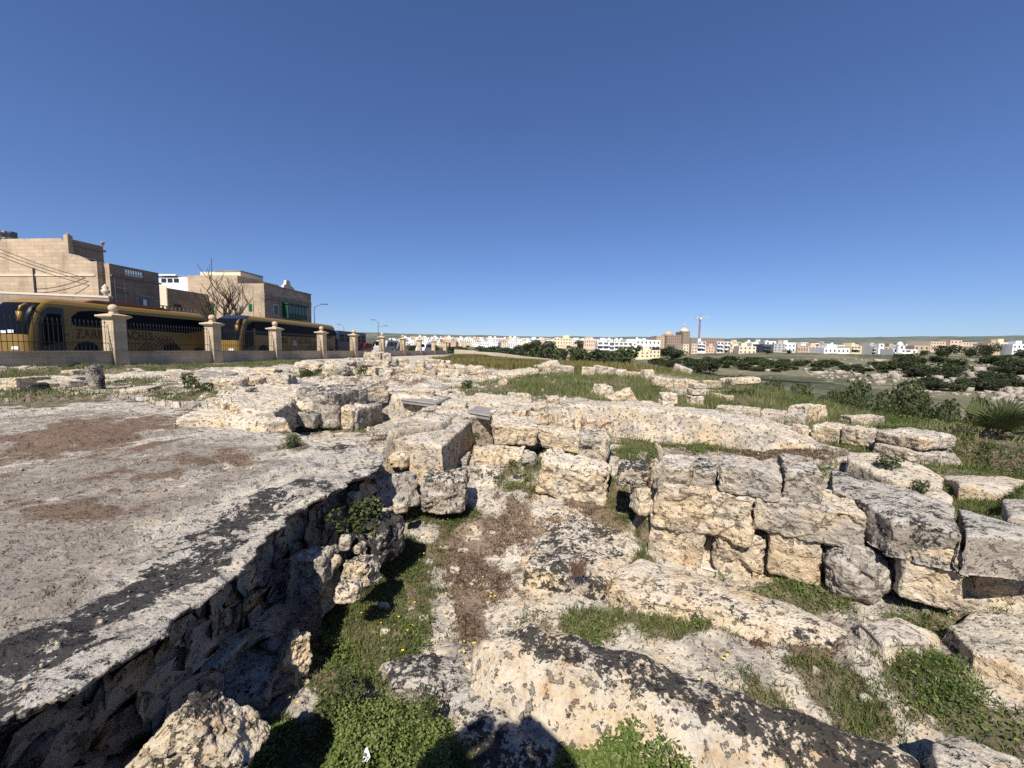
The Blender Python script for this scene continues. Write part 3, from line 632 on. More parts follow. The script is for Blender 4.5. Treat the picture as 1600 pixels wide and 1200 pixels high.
# upright slab and the cut trough blocks around the tank
outcrop('stone_block', 'large rectangular rock-cut block with a sunlit front and a dark right side', 'stone block',
        W([(609, 682), (640, 688), (690, 692), (716, 672), (738, 652), (705, 640), (660, 634), (628, 658)], 1.2), drop=.72, res=.014, wob=.02, rough=.022, lean=.02, lich=.22, tone=.25, och=.15, seed=41)
stone(722, 645, 774, 704, 6.75, 'thin upright slab leaning away beside the big rock-cut block', .22, 6.9, lich=.1, tone=.35, tilt=(.22, 0), rnd=.12)
stone(684, 711, 731, 733, 5.7, 'flat paving stone with a dark slot beneath it', .5, lich=.25, tone=.3, name='stone_slab', cat='stone slab', sink=-.03, rnd=.15)
stone(606, 705, 638, 733, 4.95, 'rounded spotted stone between the slab corner and the rock-cut block', .3, lich=.3, tone=.1, rnd=.4, name='boulder', cat='boulder')
stone(634, 668, 656, 690, 5.5, 'smooth grey stone at the left of the rock-cut block', .25, lich=.0, tone=.6, rnd=.35)
G3 = 'blocks of the tank wall'
stone(457, 604, 522, 643, 7.6, 'dark faced block with a sunlit top at the corner of the tank wall', .9, 7.2, group=G3, lich=.45, tone=.9)
stone(519, 600, 608, 634, 7.9, 'long mottled block overhanging the tank wall', .7, 8.5, group=G3, lich=.45, tone=.4, sink=0)
stone(418, 640, 453, 668, 6.9, 'low dark block at the left end of the tank wall', .6, group=G3, lich=.4, tone=.9)
stone(451, 640, 491, 668, 7.0, 'dark block split by a vertical joint in the lower tank wall', .6, group=G3, lich=.4, tone=.9)
stone(489, 634, 522, 668, 7.2, 'grey block beside the cream corner of the tank wall', .6, group=G3, lich=.3, tone=.85)
stone(519, 631, 560, 669, 7.3, 'cream corner block of the lower tank wall', .6, group=G3, lich=.02, tone=.0, och=.15)
stone(557, 630, 600, 667, 7.3, 'grey side block receding from the cream corner of the tank wall', .4, 8.3, group=G3, lich=.25, tone=.8)
stone(394, 612, 462, 645, 7.7, 'cream sloping rock between the white ledge and the dark corner block', .9, lich=.05, tone=.05, och=.1, rnd=.35)
stone(421, 601, 474, 622, 9.0, 'flat pale stone slab in front of the pit cover', .7, lich=.2, tone=.25, name='stone_slab', cat='stone slab')
# left hollow rocks
stone(655, 738, 728, 806, 4.55, 'squared block with a black lichen top by the rock-cut block', .5, lich=.5, tone=.45, rnd=.15)
stone(585, 742, 657, 804, 4.3, 'rough grey sloping slab left of the black topped block', .35, 4.6, lich=.3, tone=.95, rnd=.15, tilt=(-.3, 0), name='stone_slab', cat='stone slab')
stone(543, 808, 612, 895, 3.45, 'black topped boulder with a white broken corner in the green hollow', .4, lich=.72, tone=.8, name='boulder', cat='boulder', rnd=.3)
stone(424, 868, 500, 985, 2.95, 'tall grey wedge of rock leaning under the slab edge', .35, lich=.05, tone=.6, tilt=(-.2, 0), rnd=.15, taper=.2)
stone(522, 878, 578, 935, 3.05, 'broken white and black rock amid weeds in the hollow', .25, lich=.4, tone=.2, amp=.12, taper=.3)
stone(508, 921, 552, 962, 2.75, 'small rounded white stone with black spots in the hollow', .18, lich=.4, tone=.0, rnd=.5, name='boulder', cat='boulder')
stone(395, 1012, 488, 1115, 2.3, 'jagged white rock shard standing out of the weeds', .2, 2.45, lich=.05, tone=.35, amp=.14, taper=.6, tilt=(-.15, .35))
stone(110, 1135, 350, 1285, 1.42, 'pointed white rock with black lichen at the bottom left', .28, lich=.5, tone=.05, taper=.85, amp=.12, jit=0, topvis=.5)
stone(62, 1165, 112, 1205, 1.75, 'small rounded stone beside yellow flowers at the bottom left', .12, lich=.05, tone=.3, rnd=.5, name='boulder', cat='boulder')
stone(250, 1065, 400, 1160, 2.05, 'low shaded boulder in the hollow under the slab', .45, 2.2, lich=.2, tone=.8, name='boulder', cat='boulder', rnd=.35)
for k, (x0, y0, x1, y1, D) in enumerate([(556, 752, 572, 768, 4.2), (566, 742, 580, 752, 4.4), (535, 772, 556, 792, 3.9), (520, 845, 540, 868, 3.3), (500, 880, 520, 900, 3.1), (548, 858, 560, 872, 3.3), (585, 800, 600, 812, 4.1), (610, 790, 634, 806, 4.2)]):
    stone(x0, y0, x1, y1, D, 'small pale rubble stone lying in the shade along the foot of the slab edge', .12, name='rubble_stone', cat='stone', group='rubble stones under the slab edge', lich=.05, tone=.2, rnd=.4)
for k, (x, y, D) in enumerate([(660, 990, 2.7), (594, 968, 2.85), (828, 892, 3.6), (1145, 893, 3.5), (1000, 972, 3.0), (596, 1012, 2.6), (770, 845, 4.2), (712, 905, 3.4), (1210, 915, 3.1), (1160, 888, 3.4), (725, 875, 3.6)]):
    stone(x - 9, y - 7, x + 9, y + 6, 0, 'single loose pale pebble lying on the sunken rock floor', .06, name='pebble', cat='pebble', group='pebbles on the sunken floor', lich=.0, tone=.1, rnd=.5)
# stones in the grass
stone(856, 619, 876, 632, 0, 'small pale stone on the bank edge left of the pointed boulder', .35, lich=.1, tone=.2)
stone(929, 600, 963, 627, 0, 'upright boulder with a pointed top on the grass', .6, name='boulder', cat='boulder', lich=.05, tone=.15, taper=.35)
stone(958, 611, 997, 638, 0, 'roof shaped block resting on one edge on the grass', .45, lich=.0, tone=.05, och=.1, tilt=(0, -.5), rnd=.1)
stone(1005, 627, 1031, 648, 0, 'low squarish stone with a dark foot on the grass', .4, lich=.2, tone=.2)
stone(1036, 625, 1057, 652, 0, 'lower leaning block of the two block pile', .35, lich=.0, tone=.05, tilt=(0, .08), rnd=.12)
stone(1037, 613, 1061, 632, (hit(1046, 652, 3, 30) or 9) + .1, 'upper block of the two block pile', .35, lich=.15, tone=.2, sink=0, rnd=.15)
stone(1081, 617, 1104, 636, 0, 'bottom block of the three block pile', .4, lich=.1, tone=.1, rnd=.15)
stone(1083, 607, 1105, 618, (hit(1092, 636, 3, 30) or 9) + .05, 'middle block of the three block pile', .4, lich=.05, tone=.1, sink=0, rnd=.15)
stone(1086, 599, 1106, 608, (hit(1092, 636, 3, 30) or 9) + .1, 'top block of the three block pile', .4, lich=.05, tone=.15, sink=0, rnd=.15)
stone(795, 613, 829, 628, 0, 'long pale boulder beside the curved kerb', .5, name='boulder', cat='boulder', lich=.1, tone=.1, rnd=.3)
stone(864, 570, 896, 586, 0, 'grey boulder in the dry grass right of the leaning slabs', .9, name='boulder', cat='boulder', lich=.2, tone=.35)
stone(838, 566, 872, 584, 21, 'pale slab pile leaning in the dry grass', 1.2, lich=.05, tone=.1, tilt=(0, -.3), name='stone_slab', cat='stone slab')
stone(1006, 577, 1022, 594, 0, 'small block stump standing at the end of the grass row', .5, lich=.05, tone=.1)
for k, (x0, x1, y0, y1) in enumerate([(910, 932, 573, 586), (930, 948, 571, 586), (946, 962, 574, 588), (960, 978, 577, 590), (978, 992, 580, 592), (990, 1006, 581, 593)]):
    stone(x0, y0, x1, y1, 17.5, ['broad pale stone at the left end of the broken row across the grass', 'taller stone beside the broad end stone of the broken row', 'middle left stone of the broken row across the grass', 'middle right stone of the broken row across the grass', 'low stone just right of the middle of the broken row', 'stone of the broken row nearest the block stump'][k], .6, group='broken stone row across the grass', lich=.1, tone=.2)
for k, (x0, x1, y0, y1) in enumerate([(1022, 1042, 588, 602), (1040, 1056, 590, 605), (1054, 1072, 592, 606), (1070, 1090, 592, 607), (1108, 1128, 594, 606)]):
    stone(x0, y0, x1, y1, 13.2, ['stone at the left end of the grassed low wall behind the block piles', 'rough grey stone second in the grassed low wall', 'pale stone third in the grassed low wall', 'cream stone of the grassed low wall just left of the three block pile', 'stone of the grassed low wall right of the three block pile'][k], .5, group='grassed low wall behind the block piles', lich=.12, tone=.2)
stone(1147, 589, 1191, 600, 0, 'smooth pale cylinder like stone lying behind the green grass', .6, lich=.0, tone=.1, rnd=.4)
stone(1130, 590, 1148, 600, 0, 'pale lump of stone left of the cylinder like stone', .5, lich=.0, tone=.1, rnd=.4)
stone(1118, 614, 1134, 622, 0, 'flat white stone half hidden in green grass', .4, lich=.05, tone=.1)
stone(1136, 618, 1150, 627, 0, 'small white stone half hidden in green grass', .3, lich=.05, tone=.1)
stone(1056, 572, 1084, 588, 24, 'tilted flat stone slab by the dark shrubs beyond the grass', 1.0, lich=.0, tone=.4, tilt=(.0, .45), name='stone_slab', cat='stone slab')
# left plateau
stone(-20, 588, 22, 606, 0, 'pale worn stone at the left border below the road wall', .8, lich=.05, tone=.2)
stone(22, 590, 86, 606, 0, 'long pale flat stone beside the dark stump', .8, lich=.1, tone=.2, name='stone_slab', cat='stone slab')
stone(70, 587, 122, 596, 0, 'grey flat slab lying behind the long pale stone', .8, lich=.2, tone=.8, name='stone_slab', cat='stone slab')
stone(76, 594, 122, 605, 0, 'greyish slab end right of the long pale stone', .6, lich=.15, tone=.7, name='stone_slab', cat='stone slab')
stone(18, 596, 50, 617, 8.4, 'dark blackened stone stump in the grass by the slab', .5, lich=.95, tone=1, taper=.4, jit=0, sink=.15, rnd=.35, name='boulder', cat='boulder')
stone(92, 577, 122, 585, 0, 'low pale block lying at the foot of the road wall', .4, lich=.05, tone=.3)
Gh = 'rubble heap in front of the road pillars'
heap = [(567, 550, 580, 562, 15.6, 'rounded top stone at the left of the rubble heap'), (580, 548, 595, 562, 15.4, 'largest rounded stone on top of the rubble heap'), (596, 551, 608, 564, 15.4, 'squarish stone right of the top stone of the rubble heap'),
 (568, 562, 585, 571, 15.1, 'broad grey stone under the top of the rubble heap'), (556, 562, 570, 573, 15.1, 'dark stone on the left shoulder of the rubble heap'), (584, 562, 595, 572, 15.0, 'round pale stone in the middle of the rubble heap'),
 (596, 564, 606, 572, 15.0, 'small cream stone right of the round middle stone of the heap'), (607, 559, 619, 570, 15.1, 'dark reddish stone in the right slope of the rubble heap'), (618, 561, 626, 570, 15.2, 'small angular stone beside the dark reddish stone'), (623, 559, 636, 569, 15.4, 'pale lump on the right slope of the rubble heap'),
 (542, 559, 556, 571, 15.4, 'grey stone on the left foot of the rubble heap'), (507, 562, 545, 572, 15.6, 'long low grey stone left of the rubble heap'), (583, 572, 590, 583, 14.6, 'dark upright stone below the rubble heap'), (590, 577, 608, 586, 14.4, 'flat grey stone at the foot of the rubble heap'),
 (609, 573, 620, 581, 14.7, 'shadowed stone low in the rubble heap'), (619, 572, 631, 581, 14.7, 'brown stone low in the right of the rubble heap'), (631, 571, 642, 582, 14.7, 'rough brown block left of the round cream stone in the heap'), (642, 572, 652, 582, 14.7, 'round cream stone at the right foot of the heap'),
 (591, 573, 612, 577, 14.8, 'thin flat slab across the rubble heap'), (626, 568, 651, 572, 14.9, 'thin capping slab right of the rubble heap'),
 (650, 561, 662, 569, 15.0, 'left capping stone of the ruined wall right of the heap'), (662, 560, 678, 568, 15.0, 'broad capping stone of the ruined wall right of the heap'), (677, 561, 686, 569, 15.0, 'third capping stone of the ruined wall right of the heap'), (685, 562, 694, 569, 15.0, 'fourth capping stone of the ruined wall right of the heap'), (693, 563, 702, 569, 15.0, 'last round capping stone of the ruined wall right of the heap'),
 (652, 568, 663, 583, 14.7, 'tall block under the left capping stone of the ruined wall'), (663, 568, 676, 578, 14.7, 'dark hollowed stone in the face of the ruined wall'), (676, 568, 684, 580, 14.7, 'narrow upright stone in the face of the ruined wall'), (684, 567, 697, 580, 14.7, 'square brown stone in the face of the ruined wall'), (663, 577, 680, 585, 14.5, 'low stone at the foot of the ruined wall'),
 (695, 576, 717, 587, 14.0, 'squared pale block at the right end of the ruined wall'), (697, 569, 710, 577, 14.4, 'stone resting behind the squared pale end block'), (709, 569, 729, 582, 14.2, 'bluish white boulder right of the ruined wall'), (729, 571, 757, 585, 14.0, 'wide whitish boulder at the edge of the dry field'),
 (503, 567, 525, 587, 14.8, 'large white boulder face left of the rubble heap'), (521, 568, 543, 585, 14.6, 'dark sided boulder next to the large white boulder'), (455, 564, 506, 582, 15.2, 'long white boulder behind the weeds left of the heap'), (540, 573, 586, 584, 14.4, 'long white block in front of the rubble heap'),
 (745, 578, 766, 590, 13.3, 'heap of thin cream stones beside the dry field'), (780, 593, 792, 602, 12.2, 'small white stone in the grass below the thin cream stones'), (762, 586, 776, 594, 12.8, 'cream stone in front of the thin stones by the field'), (776, 578, 838, 588, 14.2, 'long straight low stone kerb along the dry field')]
jr_ = random.Random(3)
for x0, y0, x1, y1, D, lab in heap:
    x0 -= jr_.uniform(0, 3); x1 += jr_.uniform(0, 3); y1 += 1
    D = (hit((x0 + x1) / 2, 583, 8, 40) or 15) + (584 - y1) * .03 if y1 < 582 else 0
    stone(x0, y0, x1, y1, D, lab, (x1 - x0) * 14.5 / F * .8, group=Gh, sink=.06, lich=.16, tone=.25 + .5 * ('dark' in lab or 'shadow' in lab), och=.1, rnd=jr_.uniform(.25, .55), amp=.1, warp=.22, name='boulder' if 'boulder' in lab else 'rubble_stone', cat='boulder' if 'boulder' in lab else 'stone')  # a stone labelled shadowed gets its shade as a greyer tone
# scattered ledge blocks on the rocky plateau (each one loose)
pl = [(255, 578, 290, 588, 'flat pale rock by the first pit cover left of the bare plateau'), (375, 590, 402, 602, 'grey broken rock in the middle of the plateau'), (322, 588, 372, 606, 'broad cracked grey boulder on the plateau'), (386, 575, 432, 585, 'low grey rocks near the road wall foot'), (420, 583, 452, 600, 'rough grey lump beside the dark pit cover'),
      (455, 577, 480, 586, 'white lump near the yellow flowering weed'), (410, 628, 440, 640, 'pale step stone left of the dark tank blocks'), (255, 640, 275, 650, 'small dark stone on the back rim of the slab'), (228, 634, 248, 642, 'white stone on the back rim of the slab'), (640, 606, 676, 614, 'pale rock lip behind the long pit cover'),
      (676, 608, 702, 618, 'pale stone between the two middle pit covers'), (700, 628, 728, 640, 'cream loose stone right of the long pit cover'), (690, 597, 722, 606, 'white stone lip beside the dark gap'), (712, 640, 728, 650, 'small cream stone by the square pit cover'), (150, 592, 172, 600, 'thin pale rock by the column stump'), (185, 604, 225, 612, 'thin grey rock layer on the plateau'), (560, 592, 600, 598, 'thin ochre rock layer behind the mottled block')]
for x0, y0, x1, y1, lab in pl:
    stone(x0, y0, x1, y1, 0, lab, .5, lich=.15, tone=.25, rnd=.3, amp=.09, warp=.25, name='rock', cat='rock')
# column stump
cp = PX(150, 11.6, 1.17)
M_COL = M_STONE
V, Fq = cube(20)
o = stone(128, 570, 148, 609, 9.3, 'short weathered round column stump standing at the slab corner by the road wall', .33, name='column_stump', cat='column stump', lich=.6, tone=1.1, och=.2, rnd=.10, amp=.05, warp=.06, sink=.05, cyl=True, tilt=(0, -.05), jit=0)
# metal pit covers
M_COVER = flat('weathered_timber_board', (.24, .215, .195), .85, var=.35, sc=5)
def cover(pts, h, lab, t=.03, fix=False):
    h = 1.14 if fix else 1.1
    for it in range(0 if fix else 3): q = W(pts, h); h = E - np.mean([gz(a[0], a[1]) for a in q]) - .04
    q = W(pts, h); c = np.mean(q, 0)
    r = empty('pit_cover', (c[0], c[1], E - h), 0, lab, 'pit cover', 'dark covers over the rock-cut pits')
    MB().prism([(p[0] - c[0], p[1] - c[1]) for p in q], 'z', -.05, t).build('board', M_COVER, r)
    fr = MB(); L = [Vector((p[0] - c[0], p[1] - c[1], t * .6)) for p in q]
    for k in range(len(L)): fr.tube([L[k], L[(k + 1) % len(L)]], .022, 4)
    fr.build('rim', M_COVER, r)
cover([(627, 626), (660, 616), (703, 622), (680, 633)], .98, 'long dark pit cover on the far rim of the tank', fix=True)
cover([(731, 646), (747, 637), (777, 642), (765, 652)], 1.0, 'dark square pit cover behind the upright leaning slab', fix=True)
cover([(662, 609), (680, 603), (706, 605), (692, 612)], 1.0, 'small dark pit cover farthest behind the tank')
cover([(449, 602), (462, 597), (502, 601), (478, 606)], 1.0, 'dark pit cover behind the flat pale stone slab')
cover([(290, 588), (320, 580), (372, 584), (352, 590)], 1.0, 'grey pit cover nearest the road wall')

# loose grit and small broken stone lying about
rg = np.random.default_rng(77); bv, bf_ = cube(2); gx_, gy_, gs_ = [], [], []
def grit(n, x0, x1, y0, y1, smin, smax, fn=None):
    x = rg.uniform(x0, x1, n); y = rg.uniform(y0, y1, n); s = smin + (smax - smin) * rg.uniform(0, 1, n) ** 4
    k = rg.uniform(0, 1, n) < .25 + .75 * sstep(-.1, .4, f2(x, y, 1.4, 4, 120))
    return x[k], y[k], s[k]
G_ = [grit(2600, -2, 6, 1, 7.5, .006, .035), grit(900, -9, -1.7, 1.2, 7, .005, .02), grit(2200, -12, 2, 6, 17, .012, .09)]
x = np.concatenate([q[0] for q in G_]); y = np.concatenate([q[1] for q in G_]); s = np.concatenate([q[2] for q in G_])
z = E - terrain(x, y); z = np.where(sdf(x, y, SLAB) > .05, E - 1.30, z) - s * .2
V = (bv[None] * (1 + rg.normal(0, .16, (len(x),) + bv.shape)) * (s[:, None] * rg.uniform(.6, 1.2, (len(x), 3)))[:, None, :]); nrm_ = np.linalg.norm(bv, axis=1)[None, :, None]; V = V / nrm_ * 1.2
V = V + np.stack([x, y, z], 1)[:, None, :]
Fg = (bf_[None] + (np.arange(len(x)) * len(bv))[:, None, None]).reshape(-1, 4)
tag(link('gravel', mesh_np('gravel', V.reshape(-1, 3), Fg, dict(lich=np.full(V.shape[0] * V.shape[1], .1), tone=np.repeat(rg.uniform(0, .7, len(x)), len(bv)), och=np.full(V.shape[0] * V.shape[1], .05))), M_STONE), kind='stuff')
# ------------------------------------------------------------------ vegetation
def leafmat(name, cols, sat=.0):
    t = NT(name); a = t.at('tint'); q = t.n('ShaderNodeValToRGB'); t.L(a, q.inputs[0]); e = q.color_ramp.elements
    while len(e) < len(cols): e.new(.5)
    for k, c in enumerate(cols): e[k].position = k / (len(cols) - 1); e[k].color = (*c, 1)
    t.b.inputs['Specular IOR Level'].default_value = .25
    t.L(q.outputs[0], t.b.inputs['Base Color']); t.b.inputs['Roughness'].default_value = .6
    tr = t.n('ShaderNodeBsdfTranslucent'); t.L(q.outputs[0], tr.inputs[0]); mx = t.n('ShaderNodeMixShader'); mx.inputs[0].default_value = .28
    t.L(t.b.outputs[0], mx.inputs[1]); t.L(tr.outputs[0], mx.inputs[2]); t.L(mx.outputs[0], t.t.nodes['Material Output'].inputs[0])
    return t.m
M_GRASS = leafmat('green_grass', [(.055, .075, .022), (.098, .145, .032), (.16, .175, .055), (.25, .22, .10), (.34, .28, .155)])
M_LEAF = leafmat('herb_leaf', [(.045, .075, .016), (.095, .145, .03), (.155, .205, .05), (.23, .23, .085)])
M_DRY = leafmat('dry_grass', [(.06, .075, .022), (.13, .125, .04), (.24, .19, .065), (.36, .29, .14)])
M_MOSS = leafmat('brown_stonecrop', [(.05, .022, .014), (.11, .05, .03), (.15, .105, .055), (.08, .085, .03)])
M_TREE = leafmat('tree_leaf', [(.022, .030, .016), (.052, .066, .030), (.11, .125, .058)])
M_SHRUB = leafmat('shrub_leaf', [(.03, .042, .015), (.06, .078, .026), (.10, .12, .042), (.15, .15, .06)])
M_BARK = flat('bark', (.085, .065, .05), .9, var=.4, sc=8)
M_YEL = flat('yellow_petal', (.75, .52, .02), .6, var=.1); M_PETAL = flat('pale_petal', (.75, .68, .72), .6, var=.1)
vr = np.random.default_rng(11)
def blades(x, y, z, h, wdt, tint, lean=.45):
    n = len(x); a = vr.uniform(0, 2 * math.pi, n); b = vr.uniform(0, 2 * math.pi, n)
    dx, dy = np.cos(a) * wdt / 2, np.sin(a) * wdt / 2; l = np.abs(vr.normal(0, lean, n)) * h
    lx, ly = np.cos(b) * l, np.sin(b) * l
    p = [np.stack([x - dx, y - dy, z - .01], 1), np.stack([x + dx, y + dy, z - .01], 1),
         np.stack([x + dx * .7 + lx * .4, y + dy * .7 + ly * .4, z + h * .6], 1), np.stack([x - dx * .7 + lx * .4, y - dy * .7 + ly * .4, z + h * .6], 1),
         np.stack([x + lx + dx * .1, y + ly + dy * .1, z + h], 1), np.stack([x + lx - dx * .1, y + ly - dy * .1, z + h], 1)]
    V = np.stack(p, 1).reshape(-1, 3); k = np.arange(n)[:, None] * 6
    return V, np.concatenate([k + [0, 1, 2, 3], k + [3, 2, 4, 5]]), np.repeat(tint, 6)
def leaves(c, size, nup=.6, tint=None, asp=.6):
    n = len(c); nr = vr.normal(size=(n, 3)); nr[:, 2] = np.abs(nr[:, 2]) * (1 + nup * 2) ; nr /= np.linalg.norm(nr, axis=1)[:, None]
    t = np.cross(nr, vr.normal(size=(n, 3))); t /= np.linalg.norm(t, axis=1)[:, None]; b = np.cross(nr, t)
    s = size[:, None]; w_ = s * asp
    V = np.stack([c - t * s * .5, c + b * w_ * .5 - nr * s * .06, c + t * s * .5 - nr * s * .12, c - b * w_ * .5 - nr * s * .06], 1).reshape(-1, 3)
    k = np.arange(n)[:, None] * 4
    return V, k + [0, 1, 2, 3], np.repeat(tint if tint is not None else vr.uniform(0, 1, n), 4)
def join(lst):
    o = 0; Vs = []; Fs = []; Ts = []
    for V, F_, T in lst: Vs.append(V); Fs.append(F_ + o); Ts.append(T); o += len(V)
    return np.concatenate(Vs), np.concatenate(Fs), np.concatenate(Ts)
def stuff(name, parts, m):
    V, F_, T = join(parts); return tag(link(name, mesh_np(name, V, F_, dict(tint=T), smooth=False), m), kind='stuff')
def cand(n, x0, x1, y0, y1):
    x = vr.uniform(x0, x1, n); y = vr.uniform(y0, y1, n); return x, y
def gzv(x, y): return E - terrain(x, y)
gp = []; lp = []; mp = []
# near court
x, y = cand(520000, -2.6, 6.5, .8, 7.5)
vg, bn, _, _ = surf_attrs(x, y); inslab = sdf(x, y, SLAB) > -.05
cl = f2(x, y, 2.2, 4, 60)
k = (vr.uniform(0, 1, len(x)) < vg * sstep(-.45, .25, cl + .15)) & ~inslab
xs, ys = x[k], y[k]; zs = gzv(xs, ys); c_ = cl[k]
hh = vr.uniform(.018, .06, len(xs)) * (1 + .8 * np.clip(c_, -.5, 1))
gp.append(blades(xs, ys, zs, hh, vr.uniform(.003, .007, len(xs)), np.clip(.38 + .5 * f2(xs, ys, 1.3, 3, 61) + vr.normal(0, .17, len(xs)), 0, 1), .8))
sel2 = vr.uniform(0, 1, len(xs)) < sstep(-.1, .5, f2(xs, ys, 1.8, 3, 62) + .02) * .5
xl, yl, zl_ = xs[sel2], ys[sel2], zs[sel2]
lp.append(leaves(np.stack([xl, yl, zl_ + vr.uniform(.008, .055, len(xl))], 1), vr.uniform(.012, .032, len(xl)), .8))
k = (vr.uniform(0, 1, len(x)) < bn * sstep(-.3, .3, cl + .05) * .95) & ~inslab
xs, ys = x[k], y[k]; zs = gzv(xs, ys)
mp.append(blades(xs, ys, zs, vr.uniform(.006, .028, len(xs)), vr.uniform(.004, .01, len(xs)), np.clip(vr.normal(.4, .3, len(xs)), 0, 1), 1.2))
# thick herb carpet at the very front
def herb(poly, h, n, hmin, hmax, ls, tz=.5):
    pw = np.array(W(poly, h))[:, :2]; lo, hi = pw.min(0), pw.max(0)
    x, y = cand(n, lo[0], hi[0], lo[1], hi[1]); s = sdf(x, y, pw) + f2(x, y, 4, 3, 66) * .07; k = (s > -.02) & (vr.uniform(0, 1, n) < .08 + .92 * sstep(-.2, .25, f2(x, y, 4, 4, 68))); x, y, s = x[k], y[k], np.maximum(s[k], .01)
    z = gzv(x, y); H = vr.uniform(hmin, hmax, len(x)) * sstep(0, .1, s) + .02; H = H * (1 + .5 * f2(x, y, 3, 3, 67)); t_ = []
    for q in range(7):
        f = (q + 1) / 7; cc = np.stack([x + vr.normal(0, .014, len(x)), y + vr.normal(0, .014, len(x)), z + H * f], 1)
        t_.append(leaves(cc, vr.uniform(.6, 1.2, len(x)) * ls * (1.1 - .4 * f), .7, np.clip(vr.normal(.42 + .4 * f * tz * 1.6, .2, len(x)) + .35 * f2(x, y, 4, 3, 69), 0, 1), .65))
    return t_
lp += herb([(520, 1108), (600, 1088), (690, 1118), (720, 1200), (700, 1270), (470, 1270), (520, 1190), (500, 1140)], 2.25, 4600, .06, .15, .026)
lp += herb([(885, 1165), (945, 1135), (980, 1105), (1040, 1125), (1060, 1160), (1095, 1200), (1110, 1270), (880, 1270)], 2.12, 3600, .05, .16, .034, .3)
lp += herb([(390, 1140), (430, 1130), (465, 1150), (430, 1205), (350, 1240)], 2.28, 900, .04, .09, .026)
lp += herb([(515, 815), (545, 800), (580, 812), (575, 840), (530, 850)], 2.2, 1500, .04, .14, .03)
lp += herb([(500, 880), (530, 870), (545, 905), (520, 925), (500, 915)], 2.2, 700, .03, .12, .028)
lp += herb([(95, 1165), (140, 1130), (180, 1125), (190, 1165), (130, 1200), (60, 1215)], 2.0, 700, .03, .12, .03, .2)
lp += herb([(480, 960), (520, 985), (560, 1010), (550, 1050), (470, 1050), (455, 1000)], 2.25, 1300, .03, .08, .03)
lp += herb([(1395, 990), (1450, 975), (1500, 1000), (1590, 1080), (1560, 1100), (1430, 1030)], 1.75, 420, .02, .06, .020, .2)
# field behind the bank and plateau tufts
x, y = cand(460000, -22, 18, 5.0, 30)
vg, bn, _, dr_ = surf_attrs(x, y)
on_ = (sdf(x, y, PLAT) > -6)
fieldness = sstep(-.6, 1.2, x) * sstep(7.0, 8.5, y)
cl = f2(x, y, .9, 4, 63); edg = sstep(-2.5, 1.0, -sdf(x, y, PLAT)) * (x > 2)
dens = np.maximum(vg * sstep(-.35, .25, cl + .1), edg * .7 * sstep(-.5, .2, cl)) * on_
k = vr.uniform(0, 1, len(x)) < dens
xs, ys = x[k], y[k]; zs = gzv(xs, ys); fs_ = fieldness[k]
hh = vr.uniform(.04, .13, len(xs)) * (1 + .8 * fs_) * (1 + .5 * cl[k])
gp.append(blades(xs, ys, zs, hh, vr.uniform(.008, .016, len(xs)), np.clip(.46 + .75 * f2(xs, ys, .8, 4, 64) + vr.normal(0, .22, len(xs)), 0, 1), .6))
k = (vr.uniform(0, 1, len(x)) < np.maximum(bn, .12 * (x < 1) * (cl > .1)) * .10) & on_
xs, ys = x[k], y[k]
mp.append(blades(xs, ys, gzv(xs, ys), vr.uniform(.02, .07, len(xs)), vr.uniform(.008, .02, len(xs)), np.clip(vr.normal(.5, .3, len(xs)), 0, 1), 1.0))
stuff('grass', gp, M_GRASS); stuff('ground_cover', lp, M_LEAF); stuff('stonecrop', mp, M_MOSS)
# tall dry grass towards the plateau rim
x, y = cand(150000, -9, 14, 19, 60)
dp = [(698, 566), (712, 553), (800, 560), (900, 559), (980, 554), (1080, 559), (1140, 578), (1080, 585), (900, 581), (760, 576)]
pw = np.array(W(dp, 1.13))
m_ = sstep(-1, 1.5, sdf(x, y, pw) + f2(x, y, .3, 3, 70) * 3) * sstep(-.55, .1, f2(x, y, .25, 4, 71) + .2)
k = vr.uniform(0, 1, len(x)) < m_
xs, ys = x[k], y[k]
stuff('dry_grass', [blades(xs, ys, gzv(xs, ys), vr.uniform(.18, .5, len(xs)) * (1 + .5 * f2(xs, ys, .3, 3, 72)), vr.uniform(.02, .045, len(xs)), np.clip(.45 + .7 * f2(xs, ys, .2, 3, 73) + vr.normal(0, .2, len(xs)), 0, 1), .45)], M_DRY)
# little flowers
fp = [(660, 868), (575, 950), (592, 972), (622, 1012), (668, 1002), (716, 1020), (735, 1007), (640, 985), (700, 965), (755, 905), (690, 930), (620, 965), (1096, 1050), (1105, 1022), (1140, 1030), (1108, 1168), (935, 1150), (770, 935), (705, 935), (560, 965), (128, 1188), (213, 1160), (456, 1095), (158, 845), (640, 945), (600, 940), (1085, 1070), (990, 945), (1010, 950)]
fm = MB(); fr_ = random.Random(5)
for px, py in fp:
    d = Dz(px, py, 2.15); p = PD(px, py, d)
    for it in range(12):
        z = gz(p[0], p[1]); p = P(px, py, E - z - .03)
    for j in range(fr_.randint(1, 3)):
        a, b = fr_.uniform(-.05, .05), fr_.uniform(-.05, .05); z0 = gz(p[0] + a, p[1] + b) + fr_.uniform(.03, .06); r_ = fr_.uniform(.006, .011)
        fm.add([(p[0] + a + r_ * math.cos(t), p[1] + b + r_ * math.sin(t), z0 + .004 * (i % 2)) for i, t in enumerate(np.arange(0, 6.28, .785))] + [(p[0] + a, p[1] + b, z0 - .004)],
               [(i, (i + 1) % 8, 8) for i in range(8)])
